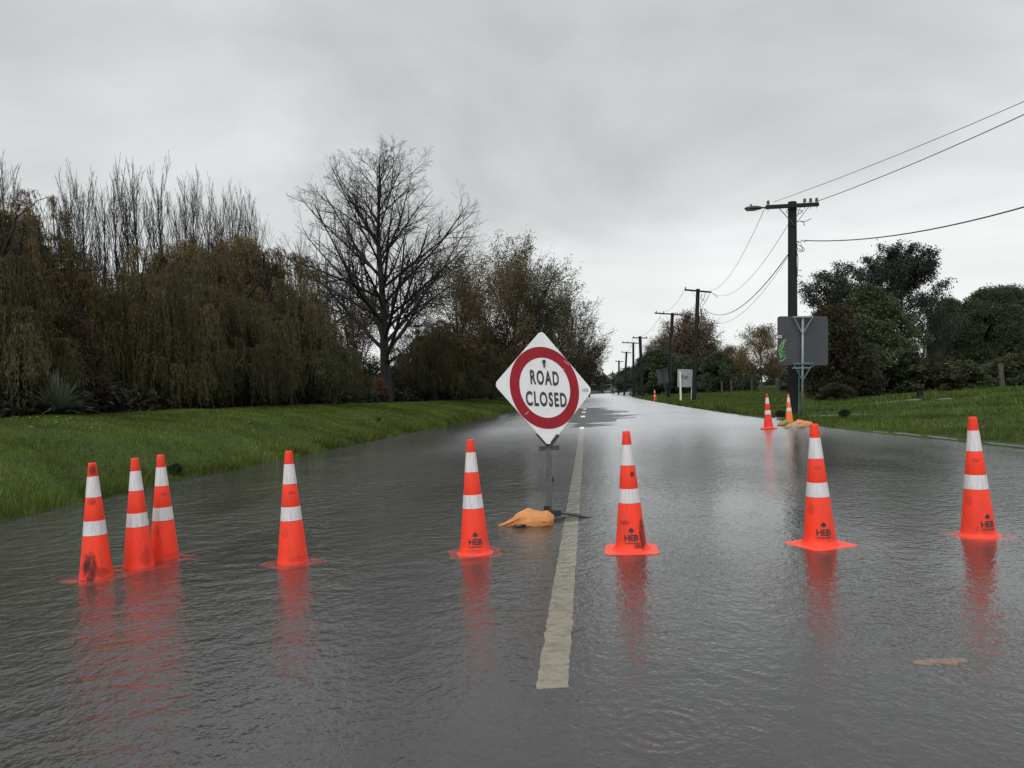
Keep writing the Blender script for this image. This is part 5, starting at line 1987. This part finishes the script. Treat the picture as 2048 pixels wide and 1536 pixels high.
# ------------------------------------------------------------------ grass
def grass():
    g = np.random.default_rng(5)

    def blades(X, Y, hmin, hmax, name, label, cols, wmul=1.0):
        Z = hz(X, Y)
        k = (Z > -0.09) & ~((X - cx(Y) > 0) & (X - cx(Y) < oR(Y) + 0.14) & (Y < 19))
        X, Y, Z = X[k], Y[k], Z[k]
        N = len(X)
        tuft = 0.6 + 0.7 * (0.5 + 0.5 * wob(X, Y, 2.3)) * (0.6 + 0.5 * (0.5 + 0.5 * wob(X, Y, 7.7, 2)))
        h = g.uniform(hmin, hmax, N) * tuft * np.where(Z < 0.10, 1.6, 1.0)
        th = g.random(N) * 2 * np.pi
        wd = np.maximum(0.006, 0.00055 * np.abs(Y)) * g.uniform(0.7, 1.3, N) * wmul
        sx, sy = np.cos(th) * wd, np.sin(th) * wd
        lean = g.normal(0, 0.45, (N, 2)) * h[:, None]
        V = np.stack([np.stack([X - sx, Y - sy, Z - 0.015], 1), np.stack([X + sx, Y + sy, Z - 0.015], 1),
                      np.stack([X + lean[:, 0], Y + lean[:, 1], Z + h], 1)], 1).reshape(-1, 3)
        c = palette(g, N, cols, 0.35) * (0.62 + 0.55 * (0.5 + 0.5 * wob(X, Y, 0.9, 1.7)) + 0.26 * wob(X, Y, 3.3, 0.4) + 0.12 * wob(X, Y, 8.3, 1.1))[:, None]
        o = link(name, np_mesh(name, V, np.arange(3 * N).reshape(N, 3), np.repeat(np.clip(c, 0.004, 1), 3, axis=0)), M['grassblade'])
        struct(tag(o, label, 'grass'), 'stuff')
    cols = [(0.068, 0.112, 0.015), (0.085, 0.128, 0.018), (0.052, 0.090, 0.012), (0.105, 0.136, 0.024), (0.130, 0.126, 0.044), (0.072, 0.112, 0.016)]
    n = 330000
    Y = 6.5 + 75 * g.random(n) ** 2.1
    o_ = oL(Y) + 0.25 - g.random(n) * 7.0
    blades(cx(Y) + o_, Y, 0.03, 0.075, 'bank_grass', 'short green grass growing over the left bank', cols)
    n = 260000
    Y = 7.5 + 95 * g.random(n) ** 1.9
    o_ = oR(Y) + g.random(n) ** 1.25 * 20.0
    cols2 = [(0.062, 0.106, 0.018), (0.076, 0.120, 0.021), (0.048, 0.086, 0.015), (0.092, 0.124, 0.030), (0.110, 0.112, 0.042), (0.066, 0.112, 0.019)]
    blades(cx(Y) + o_, Y, 0.025, 0.085, 'verge_grass', 'green grass on the right-hand verge up to the fence', cols2)
    # half-drowned longer grass along both water's edges
    n = 26000
    Y = 7 + 45 * g.random(n) ** 1.7
    sd_ = g.random(n) < 0.7
    o_ = np.where(sd_, oL(Y) + 0.22 - np.abs(g.normal(0, 0.35, n)), oR(Y) - 0.05 + np.abs(g.normal(0, 0.3, n)))
    X = cx(Y) + o_
    k = (wob(X, Y, 2.9, 0.2) + 0.5 * wob(X, Y, 7.1, 1.2)) > -0.1
    blades(X[k], Y[k], 0.08, 0.20, 'shore_grass', 'longer half-drowned grass along the edges of the flood water', cols + [(0.085, 0.075, 0.03)], 1.1)
    # rank taller tufts towards the right-hand fence
    n = 42000
    Y = 18 + 30 * g.random(n)
    o_ = oR(Y) + 4 + g.random(n) * 15
    X = cx(Y) + o_
    k = wob(X, Y, 1.4, 0.5) > 0.15
    blades(X[k], Y[k], 0.08, 0.24, 'rank_grass', 'taller rank grass in clumps near the right-hand fence', cols2, 1.3)
    # daisies: flat white heads in patches
    n = 420
    Y = 8 + 40 * g.random(n) ** 1.4
    o_ = np.where(g.random(n) < 0.72, oL(Y) - 0.7 - g.random(n) * 5.2, oR(Y) + 0.8 + g.random(n) * 8)
    X = cx(Y) + o_
    k = wob(X, Y, 1.1, 0.9) > 0.18
    X, Y = X[k], Y[k]
    n = len(X)
    Z = hz(X, Y) + g.uniform(0.06, 0.10, n)
    r = g.uniform(0.016, 0.040, n)
    a = np.arange(6) * np.pi / 3
    ring = np.stack([X[:, None] + r[:, None] * np.cos(a), Y[:, None] + r[:, None] * np.sin(a), Z[:, None] + 0.004 * np.sin(a * 3 + 1) + 0 * r[:, None]], -1)
    o = link('daisies', np_mesh('daisies', ring.reshape(-1, 3), np.arange(6 * n).reshape(n, 6)), M['daisy'])
    struct(tag(o, 'white daisy heads scattered through the grass', 'daisies'), 'stuff')


grass()

# low weed clumps at the water's edge
WEED = bush(71, 0.35, 0.32, 0.26, [(0.022, 0.040, 0.012), (0.016, 0.030, 0.010)], ncl=26, per=60, cl=0.11, ln=(0.05, 0.1), wd=(0.03, 0.05), trunk=False)
for (px, py, sc, lab) in ((352, 950, 0.36, 'dark weed clump on the left water\'s edge behind the trio of cones'), (1562, 838, 0.55, 'dark weed clump in the flooded verge between the two far cones'),
                          (1690, 838, 0.5, 'dark weed clump in the flooded verge right of the grey sign\'s post'), (757, 842, 0.2, 'small upright weed on the left grass bank below the bare tree')):
    p = hit(px, py)
    p.z = max(gz(p), -0.02)
    o = bpy.data.objects.new('weed_clump', WEED[0][1])
    if not WEED[0][1].materials:
        WEED[0][1].materials.append(M['leaf'])
    COL.objects.link(o)
    o.location = p
    o.scale = (sc, sc, sc)
    o.rotation_euler = (0, 0, px)
    tag(o, lab, 'weed', 'weed clumps near the water')


# ------------------------------------------------------------------ far houses
def house(px, Y, w, d, hw, hr, wall, roof, label, rz=0.0, gable=False):
    p = spot(px, Y)
    t = thing('house', label, 'house', p, rz)
    b = MB()
    b.box((0, 0, hw / 2 - 0.2), (w, d, hw + 0.4))
    b.build('wall', wall, t)
    b = MB()
    e = 0.5
    if gable:
        for sy in (-1, 1):
            pass
        v = [(-w / 2 - e, -d / 2 - e, hw), (w / 2 + e, -d / 2 - e, hw), (w / 2 + e, d / 2 + e, hw), (-w / 2 - e, d / 2 + e, hw), (0, -d / 2 - e, hw + hr), (0, d / 2 + e, hw + hr)]
        f = [(0, 1, 4), (1, 2, 5, 4), (2, 3, 5), (3, 0, 4, 5), (3, 2, 1, 0)]
    else:
        v = [(-w / 2 - e, -d / 2 - e, hw), (w / 2 + e, -d / 2 - e, hw), (w / 2 + e, d / 2 + e, hw), (-w / 2 - e, d / 2 + e, hw), (-w / 4, 0, hw + hr), (w / 4, 0, hw + hr)]
        f = [(0, 1, 5, 4), (1, 2, 5), (2, 3, 4, 5), (3, 0, 4), (3, 2, 1, 0)]
    vs = [b.b.verts.new(q) for q in v]
    for q in f:
        b.b.faces.new([vs[i] for i in q])
    b.build('roof', roof, t)
    for x in (-w * 0.28, w * 0.22):
        b = MB()
        b.box((x, -d / 2 - 0.02, hw * 0.58), (1.5, 0.08, 1.1))
        b.build('window', M['glassdark'], t)
    return t


house(1200, 228, 11, 8, 2.7, 2.0, M['wallpale'], M['roof1'], 'pale house with a grey hipped roof at the far left of the road end', 0.1)
house(1226, 236, 9, 8, 3.2, 2.6, M['walltan'], M['roof2'], 'tan house with a brown gabled roof at the far end of the road', -0.05, True)
house(1290, 232, 12, 8, 2.8, 2.2, M['wallpale'], M['roof1'], 'pale house half hidden behind the far street trees', 0.0)
p0 = spot(1150, 205)
t = thing('board_fence', 'long dark grey board fence closing the far end of the road', 'fence', p0)
p1 = spot(1330, 205)
b = MB()
n = 40
for i in range(n):
    q = (p1 - p0) * ((i + 0.5) / n)
    b.box((q.x, q.y + 0.02 * (i % 2), 0.85), ((p1 - p0).length / n * 0.98, 0.06, 1.7))
b.build('boards', M['fencegrey'], t)
b = MB()
b.bar((0, -0.08, 1.72), p1 - p0 + Vector((0, -0.08, 1.72)), 0.1, 0.12)
b.build('top_rail', M['greyboard'], t)
